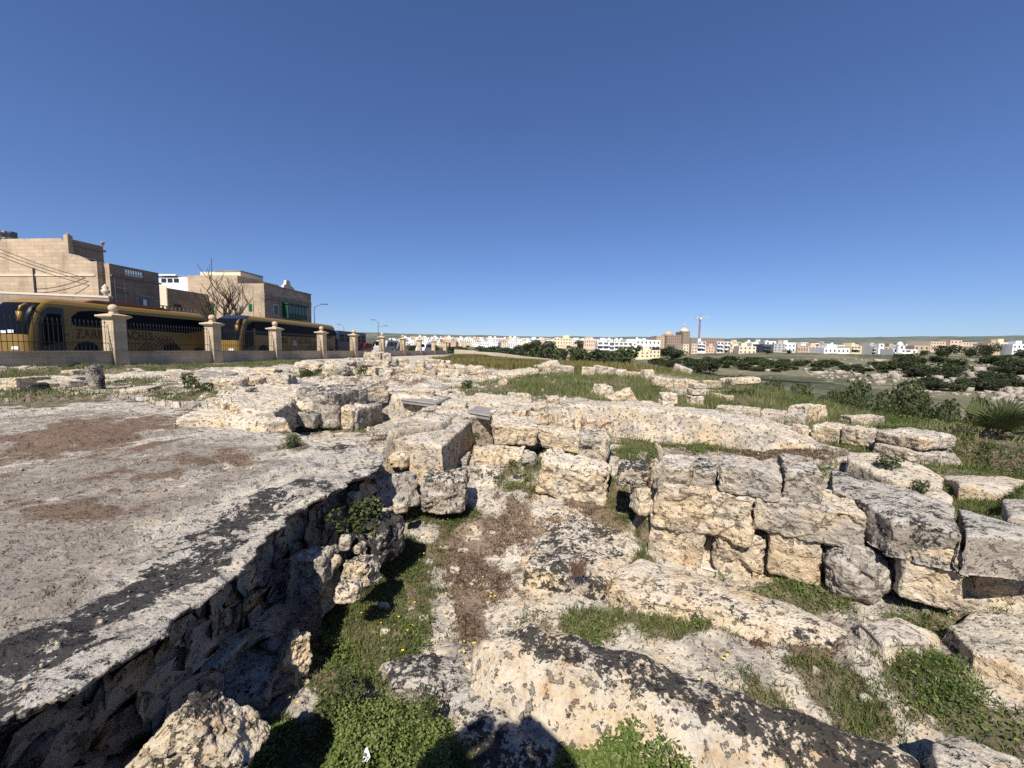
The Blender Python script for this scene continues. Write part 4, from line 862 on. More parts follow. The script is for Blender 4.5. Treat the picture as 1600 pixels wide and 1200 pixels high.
for k in range(160):
    X_, Y_ = fr_.uniform(8.5, 12.5), fr_.uniform(5.5, 9); z0 = gz(X_, Y_) + .18; r_ = .022
    fm.add([(X_ + r_ * math.cos(t), Y_ + r_ * math.sin(t), z0) for t in np.arange(0, 6.28, 1.05)], [tuple(range(6))])
tag(fm.build('wild_flowers', M_YEL), kind='stuff')

def crown(n, lumps, ls, seed, shell=.75, up_=.3):
    g = np.random.default_rng(seed); L = np.array(lumps, float); wgt = L[:, 3] ** 2; wgt /= wgt.sum()
    i = g.choice(len(L), n, p=wgt); d = g.normal(size=(n, 3)); d /= np.linalg.norm(d, axis=1)[:, None]
    rr_ = g.uniform(shell ** 3, 1, n) ** (1 / 3.0); rr_ *= 1 + .22 * n3(d * 2.3 + seed)
    c = L[i, :3] + d * (L[i, 3] * rr_)[:, None] * np.array([1, 1, .85])
    k = c[:, 2] > .02; c = c[k]; d = d[k]
    tint = np.clip(.5 + .25 * n3(c * 1.1 / L[:, 3].mean() + 5) + g.normal(0, .2, len(c)), 0, 1)
    return leaves(c, g.uniform(.6, 1.4, len(c)) * ls, up_, tint, .75)
def plant(name, lumps, n, ls, seed, m, trunk=None, part='foliage', tr=.1):
    r = empty(name, (0, 0, 0))
    V, F_, T = crown(n, lumps, ls, seed); link('crown' if trunk else part, mesh_np('crown', V, F_, dict(tint=T), False), m, r)
    mb = MB(); top = max(l[2] for l in lumps)
    g = random.Random(seed)
    if trunk:
        mb.tube([(0, 0, -1.2), (.05, 0, trunk * .6), (0, .05, trunk)], tr, 7, tr * .6)
    for l in lumps[:7]:
        mb.tube([(0, 0, (trunk or 0) * .8 - .1), (l[0] * .5, l[1] * .5, l[2] * .6), (l[0], l[1], l[2])], tr * .5, 5, tr * .15)
    mb.build('trunk' if trunk else 'stem', M_BARK, r)
    return r
def lumps_(g, n, R, H, z0, r0_, r1_): return [(g.gauss(0, R * .5), g.gauss(0, R * .5), z0 + g.random() * (H - z0) * .75, g.uniform(r0_, r1_)) for _ in range(n)]
g = random.Random(4)
# shrubs along the plateau rim at the right
shr = [plant('shrub', lumps_(g, 9, .55, .9, .15, .22, .42), 2600, .07, 50 + k, M_SHRUB, tr=.03) for k in range(4)]
_used = set()
SH = [(1188, 612, 17, .8, 'round dark shrub left of the dead stalk beyond the green grass'), (1240, 618, 15, .9, 'dark olive shrub right of the smooth cylinder like stone'), (1290, 628, 14, 1.0, 'leafy shrub behind the pale wedge tailed stone'), (1330, 632, 13, 1.1, 'bush above the flat plank like stone'),
      (1372, 630, 14, 1.2, 'bright leaved bush between the plank like stone and the terrace road'), (1410, 640, 12, 1.1, 'grey leaved bush directly above the overhanging boulder'), (1452, 630, 13, 1.5, 'broad bush left of the spiky dwarf palm'), (1485, 652, 11, 1.0, 'low bush at the left foot of the dwarf palm'), (1330, 600, 18, 1.6, 'tall thin bush in front of the terrace road'),
      (1258, 606, 19, 1.2, 'dark bush in front of the tan terrace wall'), (1410, 607, 19, 2.0, 'tall airy bush rising over the terrace road'), (1500, 632, 14, 1.4, 'dense bush behind the dwarf palm'), (1592, 655, 10, 1.0, 'grey bush at the right border beside the dwarf palm'), (1215, 600, 21, 1.2, 'small dark bush at the left end of the tan terrace wall'),
      (1540, 628, 15, 1.3, 'rounded bush at the right behind the palm fronds'), (1300, 611, 18, .9, 'low bush among pale rocks below the terrace road'), (1375, 652, 11, .6, 'small bush just right of the flat plank like stone')]
for k, (px, py, D, s, lab) in enumerate(SH):
    o = shr[k] if k < 4 else copy_tree(shr[k % 4]); p = PD(px, py, D); z = gz(p[0], p[1]) - .1; H = max(E + ray(px, py - 11 * s)[2] * D - z, .4); o.location = (p[0], p[1], z); sx = min(34 * s / F * D / 1.3, H * .9); o.scale = (sx, sx, H / 1.05); o.rotation_euler.z = g.uniform(0, 6)
    tag(o, lab, 'shrub', 'shrubs along the plateau rim')
# dwarf palm
Dp = hit(1552, 684, 3, 60) or 8; print('palm D', Dp); p = PD(1552, 680, Dp); pr_ = empty('dwarf_palm', (p[0], p[1], gz(p[0], p[1])), 0, 'spiky dwarf palm with dark fan leaves at the right border', 'palm'); pr_.scale = (.72, .72, .68)
parts = []; g2 = np.random.default_rng(9)
for k in range(26):
    az = g2.uniform(0, 6.28); el = g2.uniform(.25, 1.35); L_ = g2.uniform(.4, 1.0); d = np.array([math.cos(az) * math.cos(el), math.sin(az) * math.cos(el), math.sin(el)])
    b0 = d * L_ * .45; side = np.cross(d, [0, 0, 1.0]); side /= np.linalg.norm(side); nn_ = np.cross(side, d)
    V = []; F_ = []
    V += [tuple(-side * .012), tuple(side * .012), tuple(b0 + side * .01), tuple(b0 - side * .01)]; F_.append((0, 1, 2, 3))
    for j in range(13):
        a = (j - 6) / 6 * 1.15; dd = d * math.cos(a) + side * math.sin(a); t_ = b0 + dd * L_ * .6 - np.array([0, 0, .08]) * abs(a); sd_ = np.cross(dd, nn_) * .018; i = len(V)
        V += [tuple(b0), tuple(b0 + dd * L_ * .3 + sd_), tuple(t_), tuple(b0 + dd * L_ * .3 - sd_)]; F_.append((i, i + 1, i + 2, i + 3))
    parts.append((np.array(V), np.array(F_), np.full(len(V), g2.uniform(.1, .8))))
V, F_, T = join(parts); link('fronds', mesh_np('fronds', V, F_, dict(tint=T), False), M_SHRUB, pr_)
MB().lathe(0, 0, [(.16, -.2), (.17, .05), (.1, .22), (.02, .26)], 10).build('trunk', M_BARK, pr_)
# single weeds that stand out
wd_ = plant('weed', lumps_(g, 6, .12, .22, .04, .05, .10), 700, .03, 90, M_SHRUB, tr=.006)
WE = [(488, 588, 13.5, 1.7, 'dark bushy weed in front of the large white boulder'), (562, 583, 14, 1.5, 'dark weed in front of the long white block of the rubble heap'), (392, 622, 8.3, .9, 'slim green weed growing on the white rock ledge'), (732, 611, 10.8, 1.1, 'dark green weed beside the curved pale kerb'),
      (300, 615, 9.5, 1.6, 'long bushy weed patch on the plateau behind the white shelf'), (318, 620, 9.0, 1.3, 'low weed beside the long bushy weed on the plateau'), (458, 690, 5.2, .9, 'green tuft on the slab near the dark tank blocks'), (1396, 720, 4.9, .9, 'fresh green tuft on the pale slab behind the lichen top slab'),
      (1440, 756, 4.1, .7, 'pale flowering tuft on the edge of the rounded slab'), (545, 815, 3.6, 1.3, 'leafy weed above the black topped boulder'), (1130, 862, 3.9, 1.0, 'weed in the gap beside the ragged wall block'), (1318, 866, 3.3, .9, 'green weed left of the big rounded boulder'), (1195, 760, 4.6, .0, ''),
      (808, 716, 5.4, .5, 'tiny weed at the foot of the capstone pile'), (740, 675, 6.2, .5, 'tiny weed by the flat paving stone'), (250, 1130, 1.9, .5, 'broad leaved weed in the shade by the pointed white rock'), (505, 1110, 2.25, .7, 'rosette weed with broad leaves at the left of the herb carpet'), (552, 1065, 2.4, .6, 'dark feathery weed above the herb carpet'), (670, 1075, 2.3, .45, 'upright thin weed on the dark lichen rock')]
first = True
for px, py, D, s, lab in WE:
    if not lab: continue
    o = wd_ if first else copy_tree(wd_); first = False
    p = PD(px, py, D); z = gz(p[0], p[1]); 
    o.location = (p[0], p[1], max(z, p[2] - .12) if z < p[2] - .2 else z); o.scale = (s, s, s); o.rotation_euler.z = g.uniform(0, 6); tag(o, lab, 'weed', 'single weeds among the stones')
p = PD(468, 584, 14.2)
yw = copy_tree(wd_); yw.location = (p[0] + .5, p[1], gz(p[0] + .5, p[1])); yw.scale = (1.5, 1.5, .9); tag(yw, 'yellow flowering weed right of the dark bushy weed', 'weed')
for c in yw.children:
    if c.name.startswith('foliage'): c.data = c.data.copy(); c.data.materials[0] = M_DRY
# rusty dead tuft on the rock tongue
pt = P(903, 878, 1.8); dt = MB()
V, F_, T = blades(pt[0] + vr.normal(0, .035, 260), pt[1] + vr.normal(0, .03, 260), np.full(260, pt[2] - .10), vr.uniform(.06, .13, 260), np.full(260, .004), vr.uniform(.2, .5, 260), .35)
tag(link('dead_tuft', mesh_np('dead_tuft', V, F_, dict(tint=T), False), leafmat('rusty_straw', [(.16, .09, .065), (.25, .17, .12)])), 'rusty dried tuft on the black speckled rock tongue', 'dead plant')
# ------------------------------------------------------------------ the street on the left
SK = .098; RZ = -math.atan(SK); WX0 = -21.1; GH = 1.13
def onl(X0, Y): return (X0 + SK * Y, Y)
def lineY(px, X0): return -X0 / (SK - (px - 800) / F)          # depth at which column px meets the street line X0
def zl(px, py, Y): return float(ray(px, py)[2] * Y + GH)       # height above the street
zb = E - GH
M_WALLST = ashlar('road_wall_stone', (.50, .40, .28), 1.1, .24, .45)
M_PIL = ashlar('pillar_stone', (.52, .41, .28), 3.0, .42, .35, .85)
M_IRON = flat('black_iron', (.015, .015, .016), .5, spec=.4)
M_ASPH = flat('asphalt', (.055, .055, .057), .9, var=.2, sc=.6)
# road sheet
rd = MB(); a = onl(-21.6, 2); b = onl(-21.6, 104); c_ = onl(-34.4, 104); d_ = onl(-34.4, 2)
rd.prism([(a[0], a[1]), (b[0], b[1]), (c_[0], c_[1]), (d_[0], d_[1])], 'z', zb - .3, zb + .05); tag(rd.build('road', M_ASPH), kind='structure')
PXS = [182, 334, 431, 503, 553, 597, 629, 655, 677, 695]
PYS = [lineY(q, WX0) for q in PXS]
pil = empty('gate_pillar', (0, 0, 0), RZ)
MB().frust(0, 0, -.3, .74, .33, .33, .33, .33).build('plinth', M_PIL, pil, bevel=.015)
sh = MB().box(-.30, .30, -.30, .30, .74, 2.28)
sh.build('shaft', M_PIL, pil, bevel=.01)
pn = MB()
for s in (-1, 1):
    for q in (-.14, .14): pn.box(q - .085, q + .085, s * .30 - .012, s * .30 + .012, .86, 2.12); pn.box(s * .30 - .012, s * .30 + .012, q - .085, q + .085, .86, 2.12)
pn.build('panel', M_PIL, pil, bevel=.006)
cp_ = MB().frust(0, 0, 2.28, 2.36, .33, .33, .44, .44); cp_.frust(0, 0, 2.36, 2.45, .46, .46, .46, .46); cp_.frust(0, 0, 2.45, 2.53, .42, .42, .16, .16); cp_.frust(0, 0, 2.53, 2.62, .14, .14, .12, .12); cp_.build('cap', M_PIL, pil, bevel=.01)
MB().lathe(0, 0, [(.19 * math.sin(t), 2.79 - .19 * math.cos(t)) for t in np.linspace(.12, 3.1, 13)], 20).build('ball', M_PIL, pil, smooth=True)
ORD = ['nearest', 'second', 'third', 'fourth', 'fifth', 'sixth', 'seventh', 'eighth', 'ninth', 'farthest']
for k, Y in enumerate(PYS):
    o = pil if k == 0 else copy_tree(pil); o.location = (*onl(WX0, Y), zb); tag(o, ['nearest and largest stone pillar with a ball finial, in front of the first coach', 'ball topped stone pillar between the two gold coaches', 'ball topped stone pillar at the middle of the second coach', 'ball topped stone pillar at the rear of the second coach', 'ball topped stone pillar left of the red car', 'ball topped stone pillar rising behind the rubble heap', 'ball topped stone pillar right of the grey van', 'third from last of the ball topped stone pillars', 'last but one of the ball topped stone pillars', 'farthest ball topped stone pillar by the dry field'][k], 'pillar', 'stone pillars along the road wall', 'thing')
YS = [5.0] + PYS
for k in range(len(YS) - 1):
    y0, y1 = YS[k], YS[k + 1]; L_ = (y1 - y0) / math.cos(RZ); s = .0 if k == 0 else .34; e = L_ - .34
    r = empty('road_wall', (*onl(WX0, y0), zb), RZ, ['nearest stretch of low grey stone wall leaving the left border', 'low stone wall in front of the rear half of the first coach', 'low stone wall below the windscreen and door of the second coach', 'low stone wall below the middle of the second coach', 'low stone wall below the blue minibus', 'low stone wall below the red car', 'low stone wall below the grey van', 'third from last stretch of the low road wall', 'last but one stretch of the low road wall', 'farthest stretch of the low road wall'][k], 'wall', 'stretches of the low road wall', 'thing')
    MB().box(-.17, .17, s, e, -.35, .66).build('masonry', M_WALLST, r)
    MB().box(-.22, .22, s, e, .66, .74).build('coping', M_WALLST, r, bevel=.015)
    if k < 7:
        r = empty('iron_railing', (*onl(WX0, y0), zb), RZ, ['black spiked railing on the wall at the left border', 'black spiked railing in front of the first coach', 'black spiked railing in front of the door of the second coach', 'black spiked railing in front of the lettering of the second coach', 'black spiked railing in front of the blue minibus', 'black spiked railing in front of the red car', 'black spiked railing in front of the grey van'][k], 'railing', 'iron railings on the road wall')
        MB().box(-.02, .02, s - .03, e + .03, 1.10, 1.13).build('rail', M_IRON, r); MB().box(-.014, .014, s - .03, e + .03, 1.87, 1.89).build('rail', M_IRON, r)
        bm_ = MB(); n = int((e - s) / .16)
        for j in range(n):
            yy = s + (j + .5) * (e - s) / n; bm_.box(-.007, .007, yy - .007, yy + .007, .74, 2.02); bm_.frust(0, yy, 2.02, 2.07, .008, .008, .02, .02); bm_.frust(0, yy, 2.07, 2.17, .02, .02, .003, .003)
        bm_.build('bars', M_IRON, r)

# ---- coaches
M_GOLD = flat('gold_paint', (.25, .15, .034), .4, metal=.15, spec=.4, var=.06, sc=1.2)
M_GLASS = flat('tinted_glass', (.005, .006, .009), .3, spec=.06, var=.05)
M_BRN = flat('brown_lettering', (.11, .038, .012), .5, var=.1); M_RUBB = flat('black_rubber', (.012, .012, .012), .8)
M_WHT = flat('white_paper', (.72, .72, .70), .6, var=.05); M_RED = flat('lamp_red', (.45, .05, .03), .4); M_LAMP = flat('lamp_glass', (.7, .7, .66), .2, spec=.6)
M_RUST = flat('red_brown_roof', (.26, .085, .045), .55, var=.15); M_NAVY = flat('navy_roof_paint', (.018, .022, .045), .35, spec=.5); M_DOOR = flat('dark_door', (.014, .014, .016), .25, spec=.5)
def text_mesh(body, size, ext=.006):
    cu = bpy.data.curves.new('lettering', 'FONT'); cu.body = body; cu.size = size; cu.extrude = ext; cu.align_x = 'LEFT'; cu.space_character = 1.12; cu.offset = .012
    o = bpy.data.objects.new('lettering', cu); COL.objects.link(o); bpy.context.view_layer.update()
    me = bpy.data.meshes.new_from_object(o.evaluated_get(bpy.context.evaluated_depsgraph_get())); bpy.data.objects.remove(o); return me
def coach(loc, L_, label, frontroof, second):
    r = empty('coach', loc, RZ, label, 'coach', 'gold coaches parked behind the road wall'); Wd = 2.5; R_ = .42
    def outline(fo, ins):                   # plan outline, front at y = fo, near side x = -ins
        x1 = -ins; x0 = -Wd + ins; y0 = fo; y1 = L_ - ins * .6; p = []
        for t in np.linspace(0, math.pi / 2, 9): p.append((x1 - R_ + R_ * math.cos(t - 0) if 0 else x1 - R_ * (1 - math.sin(math.pi / 2 - t)), y0 + R_ * (1 - math.sin(t))))
        for t in np.linspace(0, math.pi / 2, 9): p.append((x0 + R_ * (1 - math.sin(t)), y0 + R_ * (1 - math.cos(t))))
        for t in np.linspace(0, math.pi / 2, 5): p.append((x0 + .2 * (1 - math.cos(t)), y1 - .2 * (1 - math.sin(t))))
        for t in np.linspace(0, math.pi / 2, 5): p.append((x1 - .2 * (1 - math.sin(t)), y1 - .2 * (1 - math.cos(t))))
        return p
    lev = [(.32, .02, .02), (.5, .0, .0), (1.0, .0, .0), (1.45, .03, 0), (2.0, .14, .0), (2.5, .30, .0), (2.9, .48, .02), (3.15, .70, .07), (3.32, .98, .17), (3.43, 1.3, .34), (3.48, 1.7, .6)]
    rings = [[(x, y, z) for x, y in outline(fo, ins)] for z, fo, ins in lev]; n = len(rings[0])
    b = MB(); v = [p for q in rings for p in q]; f = [(k * n + i, k * n + (i + 1) % n, (k + 1) * n + (i + 1) % n, (k + 1) * n + i) for k in range(len(lev) - 1) for i in range(n)] + [tuple(range(n))[::-1], tuple(range((len(lev) - 1) * n, len(lev) * n))]
    b.add(v, f); b.build('body', M_GOLD, r, smooth=False)
    def patch(nm, k0, k1, i0, i1, m, off=.012, t=.01):
        bb2 = MB(); cx, cy = -Wd / 2, L_ / 2; vv = []; ff = []
        for k in range(k0, k1 + 1):
            for i in range(i0, i1 + 1):
                x, y, z = rings[k][i]; vv.append((x, y - off if i > 2 else y - off * .6, z)) if 0 else vv.append((x + (off if i < 5 else -off if i > 13 else 0), y - off, z))
        w_ = i1 - i0 + 1
        for k in range(k1 - k0):
            for i in range(w_ - 1): ff.append((k * w_ + i, k * w_ + i + 1, (k + 1) * w_ + i + 1, (k + 1) * w_ + i))
        bb2.add(vv, ff); o = bb2.build(nm, m, r, smooth=True); return o
    patch('windscreen', 3, 7, 3, 15, M_GLASS)
    def side(nm, pts, m, o0=.004, o1=.016): return MB().prism(pts, 'x', o0, o1).build(nm, m, r)
    side('door', [(.55, .38), (1.75, .38), (1.75, 2.95), (1.1, 2.95), (.75, 2.6), (.58, 1.6)], M_DOOR)
    side('door_glass', [(.72, .85), (1.62, 1.05), (1.62, 2.6), (1.05, 2.6), (.78, 2.1)], M_GLASS, .016, .022)
    wb = 1.98; q = L_ - .18
    if second: side('side_windows', [(.95, 2.62), (1.9, 2.4), (1.9, wb - .05), (q - .9, wb), (q, wb + .35), (q, 2.85), (q - 2, 2.96), (5.2, 3.02), (3.2, 3.06), (1.6, 3.0)], M_GLASS)
    else: side('side_windows', [(2.15, wb + .1), (2.3, wb), (q - 1.6, wb - .08), (q - .5, wb + .12), (q, wb + .5), (q, 2.9), (3.2, 2.95), (2.5, 2.85), (2.1, 2.5)], M_GLASS)
    for yy in (2.75, L_ - 3.1):
        w_ = empty('wheel', (-.1, yy, .5), 0); w_.parent = r
        wm = MB(); wm.v = []; L2 = MB().lathe(0, 0, [(.3, -.13), (.49, -.12), (.5, -.06), (.5, .06), (.49, .12), (.3, .13)], 24)
        L2.v = [(z, x, y) for x, y, z in L2.v]; L2.build('tyre', M_RUBB, w_)
        L3 = MB().lathe(0, 0, [(.05, -.10), (.29, -.12), (.29, .12), (.22, .09), (.08, .12)], 16); L3.v = [(z, x, y) for x, y, z in L3.v]; L3.build('rim', M_WHT, w_)
        side('wheel_arch', [(yy + .64 * math.cos(t), max(.33, .5 + .64 * math.sin(t))) for t in np.linspace(0, math.pi, 15)], M_RUBB, .002, .008)
    ml = MB(); ml.tube([(-.15, .45, 2.95), (.12, .1, 3.0), (.2, -.15, 2.85), (.18, -.2, 2.55)], .05, 8, .07); ml.frust(.18, -.2, 2.1, 2.6, .09, .06, .11, .08); ml.build('mirror', M_GOLD, r, smooth=True)
    for s in (-.55, -1.95):
        MB().box(s - .22, s + .22, -.03, .05, .62, .8).build('headlight', M_LAMP, r, bevel=.02)
    MB().box(-2.0, -.5, -.02, .05, .42, .54).build('bumper_grille', M_RUBB, r)
    st = MB()
    for j in range(6):                      # diagonal stripe decoration low on the side
        y0 = L_ - 5.6 + j * .28; st.prism([(y0, .45), (y0 + .10, .45), (y0 + 1.25, 1.6), (y0 + 1.15, 1.6)], 'x', .004, .010)
    for j in range(4):
        y0 = L_ - 2.1 - j * .3; st.prism([(y0, .45), (y0 - .12, .45), (y0 - 1.1, 1.45), (y0 - .98, 1.45)], 'x', .011, .015)
    st.build('stripe_decoration', M_BRN, r)
    ms = [text_mesh(wrd, .74) for wrd in ('-', 'ZARB', 'COACHES')]; ws = [max(v.co.x for v in q_.vertices) for q_ in ms]; t0, t1 = (1.75, 6.6) if not second else (3.6, 9.3)
    kx = (t1 - t0 - .7) / sum(ws); ty = t0
    for me, w_ in zip(ms, ws):
        o = link('lettering', me, M_BRN, r); o.matrix_local = Matrix(((0, 0, 1, .012), (kx, 0, 0, ty), (0, 1, 0, 1.32), (0, 0, 0, 1))); ty += w_ * kx + .35
    MB().box(-.004, .01, L_ - 1.3, L_ - .6, .55, .8).build('vent_grille', M_RUBB, r)
    if not second:
        MB().prism([(3.0, 3.44), (3.6, 3.62), (5.4, 3.66), (L_ - 3.2, 3.62), (L_ - 2.6, 3.44)], 'x', -2.2, -.35).build('roof_unit', M_RUST, r, bevel=.03)
        MB().box(-.9, -.55, -.02, .0, 1.5, 1.66).build('paper', M_WHT, r); MB().box(-1.4, -1.0, -.02, .0, 1.48, 1.62).build('paper', M_WHT, r)
    else:
        patch('roof_visor', 7, 10, 0, 17, M_NAVY)
        MB().box(.004, .012, 6.6, 7.1, 1.15, 1.55).build('paper', M_WHT, r)
    return r
y0 = 20.3; y1 = lineY(327, -27.3); coach((*onl(-27.3, y0), zb + .06), (y1 - y0) * 1.005, 'gold coach with a red-brown roof unit at the left border', 0, False)
y0 = lineY(372, -24.2); y1 = lineY(525, -24.2); coach((*onl(-24.2, y0), zb + .06), (y1 - y0) * 1.005, 'gold coach with a dark blue roof front behind the third pillar', 0, True)
# minibus, car and vans beyond
def car(name, X0, Y, L_, H, col, label, cat, prof, glassprof):
    m = flat(name + '_paint', col, .35, spec=.5, var=.05); r = empty(name, (*onl(X0, Y), zb + .06), RZ, label, cat)
    MB().prism(prof, 'x', -1.75, 0).build('body', m, r, bevel=.05)
    for gpz in glassprof: MB().prism(gpz, 'x', .002, .01).build('window', M_GLASS, r)
    g0 = prof[0]; fb = MB()
    fb.prism([(-1.6, H * .62), (-.15, H * .62), (-.2, H * .93), (-1.55, H * .93)], 'y', -.012 + min(p[0] for p in prof if p[1] > H * .6), .0 + min(p[0] for p in prof if p[1] > H * .6)).build('windscreen', M_GLASS, r)
    for yy in (L_ * .2, L_ * .78):
        q = MB().lathe(0, 0, [(.2, -.1), (.33, -.1), (.34, 0), (.33, .1), (.2, .1)], 18); q.v = [(z - .1, x + yy, y + .33) for x, y, z in q.v]; q.build('wheel', M_RUBB, r)
    return r
hp = lambda L_, H: [(0, .3), (L_, .3), (L_, .85), (L_ - .35, H * .95), (L_ * .42, H), (L_ * .26, .95), (.1, .8)]
hg = lambda L_, H: [[(L_ * .32, .93), (L_ * .6, .93), (L_ * .6, H * .92), (L_ * .44, H * .93)], [(L_ * .62, .93), (L_ - .3, .93), (L_ - .5, H * .88), (L_ * .62, H * .92)]]
vp = lambda L_, H: [(0, .3), (L_, .3), (L_, H), (L_ * .22, H), (L_ * .1, H * .62), (0, H * .5)]
vg_ = lambda L_, H: [[(L_ * .16, H * .6), (L_ * .3, H * .6), (L_ * .3, H * .88), (L_ * .22, H * .88)], [(L_ * .34, H * .6), (L_ * .62, H * .6), (L_ * .62, H * .88), (L_ * .34, H * .88)], [(L_ * .66, H * .6), (L_ * .95, H * .6), (L_ * .95, H * .88), (L_ * .66, H * .88)]]
Yb = lineY(528, -24.6)
car('minibus', -24.6, Yb, 7, 3.0, (.02, .035, .075), 'dark blue minibus parked behind the second gold coach', 'minibus', [(0, .3), (7, .3), (7, 2.9), (.2, 2.95), (0, 2.0)], [[(.5 + j * 1.3, 1.7), (1.5 + j * 1.3, 1.7), (1.5 + j * 1.3, 2.5), (.5 + j * 1.3, 2.5)] for j in range(5)])
for k, (X0, px, L_, H, col, lab, nm, ct, pf, gf) in enumerate([(-24.3, 561, 4.1, 1.65, (.5, .02, .03), 'red car behind the road wall right of the fifth pillar', 'red_car', 'car', hp, hg), (-23.2, 601, 5, 2.1, (.62, .63, .64), 'white van parked right of the sixth pillar', 'white_van', 'van', vp, vg_),
        (-22.8, 616, 4.6, 1.8, (.16, .18, .2), 'grey car parked behind the white van', 'grey_car', 'car', hp, hg), (-23.2, 663, 5, 2.0, (.66, .66, .66), 'white van far down the road beside the eighth pillar', 'white_van', 'van', vp, vg_), (-27, 575, 4.2, 1.9, (.08, .03, .035), 'dark maroon car beyond the red car', 'dark_car', 'car', hp, hg)]):
    car(nm, X0, lineY(px, X0), L_, H, col, lab, ct, pf(L_, H), gf(L_, H))

# ---- street buildings
M_SAND = ashlar('sand_limestone', (.50, .385, .265), .8, .27, .5, .6); M_SHADEST = ashlar('brown_shaded_limestone', (.30, .24, .18), .8, .27, .55)  # M_SHADEST: stone colour with the shade of the street fronts mixed in
M_CREAMW = flat('cream_render', (.66, .57, .42), .9, var=.12, sc=1.2, bump=.2); M_WHITE = flat('white_render', (.76, .75, .72), .9, var=.06)
M_GREEN = flat('green_shutter', (.012, .075, .035), .5, var=.2); M_DARKG = flat('window_glass', (.02, .023, .028), .15, spec=.6); M_STREAK = ashlar('streaked_limestone', (.46, .36, .25), .8, .27, .75)
M_TRIM = flat('pale_trim', (.55, .47, .36), .85, var=.15, sc=2)
B1 = PD(165, 600, 30); Y1 = 30
def lx(px, Y=Y1, ref=B1): return (px - 800) / F * Y - ref[0]
r = empty('town_house', (B1[0], B1[1], zb), RZ, 'tall sand coloured house with a bare end wall behind the first coach', 'house')
top = zl(50, 375, 30)
prof = [(-18, 0), (0, 0), (0, zl(165, 412, 30)), (lx(150), zl(150, 412, 30)), (lx(140), zl(140, 406, 30)), (lx(128), zl(128, 401, 30)), (lx(118.5), zl(118, 399, 30)), (lx(118.5), zl(118, 371, 30)), (lx(111.5), zl(112, 371, 30)), (lx(111), zl(112, 381, 30)), (lx(105.5), zl(106, 376, 30)), (-18, top)]
MB().prism(prof, 'y', 0, .32).build('end_wall', M_SAND, r)
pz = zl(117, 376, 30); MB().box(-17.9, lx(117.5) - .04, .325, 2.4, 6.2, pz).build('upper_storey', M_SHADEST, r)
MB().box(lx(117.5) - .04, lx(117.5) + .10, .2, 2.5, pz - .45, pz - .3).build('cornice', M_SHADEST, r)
wf = MB().box(lx(117.5) - .03, lx(117.5) + .03, .7, 1.8, 6.6, 7.75).build('window', M_TRIM, r); MB().box(0, .025, .0, .0, 0, 0); MB().box(lx(117.5) - .02, lx(117.5) + .045, .8, 1.7, 6.7, 7.65).build('pane', M_DARKG, wf)
for yy, px in ((.15, 115), (2.35, 166)):
    MB().lathe(lx(115) if yy < 1 else lx(117.5), yy, [(.03, pz - .05), (.06, pz + .1), (.14, pz + .22), (.12, pz + .34), (.02, pz + .42)], 10).build('finial', M_SHADEST, r)
MB().box(lx(54), lx(57), -.06, .0, 2.2, zl(56, 420, 30)).build('drain_rod', M_IRON, r)
MB().box(-18, -.2, -.05, .0, zl(50, 432, 30), zl(50, 429, 30)).build('plaster_band', M_TRIM, r)
MB().box(-.28, .0, .33, .6, 0, 7.2).build('shaded_facade_edge', M_SHADEST, r)  # narrow facade edge, its shade put into the stone colour
# low garden wall with a vase
q = PD(180, 600, 28.6); r = empty('garden_wall', (q[0], q[1], zb), RZ, 'dark garden wall with pale coping behind the first coach', 'wall', None, 'thing')
zt0, zt1 = zl(0, 458, 28.6), zl(180, 467, 28.6)
MB().prism([(-14, 0), (0, 0), (0, zt1), (-8.4, zt0), (-14, zt0 + .2)], 'y', 0, .25).build('masonry', M_SHADEST, r)
MB().prism([(-14, zt0 + .2), (-8.4, zt0), (0, zt1), (0, zt1 + .14), (-8.4, zt0 + .14), (-14, zt0 + .34)], 'y', -.04, .3).build('coping', M_TRIM, r)
MB().lathe(-.4, .12, [(.12, zt1 + .1), (.1, zt1 + .25), (.22, zt1 + .38), (.25, zt1 + .55), (.14, zt1 + .62), (.2, zt1 + .75), (.08, zt1 + .9), (.02, zt1 + 1.0)], 12).build('stone_vase', M_TRIM, r, smooth=True)
# second house
q = PD(184, 600, 30.45); r = empty('town_house', (q[0], q[1], zb), RZ, 'low shaded house with a balustrade parapet right of the tall sand coloured house', 'house')
H2 = zl(184, 415, 30.45); L2_ = 3.75
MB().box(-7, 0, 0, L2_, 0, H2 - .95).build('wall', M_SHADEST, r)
MB().box(-.62, .02, -.04, -.0, 0, H2).build('sunlit_end', M_SAND, r)  # paler skin paints the sunlight onto this end wall
MB().box(-7, .12, .0, L2_ + .12, H2 - .95, H2 - .82).build('cornice', M_SHADEST, r)
MB().box(-.22, 0, 0, 1.05, H2 - .82, H2).build('parapet', M_SHADEST, r); MB().box(-.22, 0, 2.55, L2_, H2 - .82, H2).build('parapet', M_SHADEST, r)
MB().box(-.22, 0, 1.05, 2.55, H2 - .18, H2).build('parapet_rail', M_SHADEST, r); MB().box(-.22, 0, 1.05, 2.55, H2 - .82, H2 - .68).build('parapet_rail', M_SHADEST, r)
for j in range(8): MB().lathe(-.11, 1.15 + j * .19, [(.05, H2 - .68), (.075, H2 - .55), (.04, H2 - .35), (.06, H2 - .18)], 8).build('baluster', M_TRIM, r)
wf = MB().box(-.02, .03, 2.05, 2.85, 3.2, H2 - 2.3).build('window', M_DARKG, r)
MB().box(.03, .05, 2.3, 2.58, 3.5, H2 - 2.4).build('curtain', M_WHITE, wf)
MB().tube([(.04, .25, 0), (.04, .25, H2 - 1.0)], .03, 6).build('drain_pipe', M_TRIM, r); MB().tube([(.04, .95, 0), (.04, .95, H2 - 1.3)], .025, 6).build('drain_pipe', M_TRIM, r)
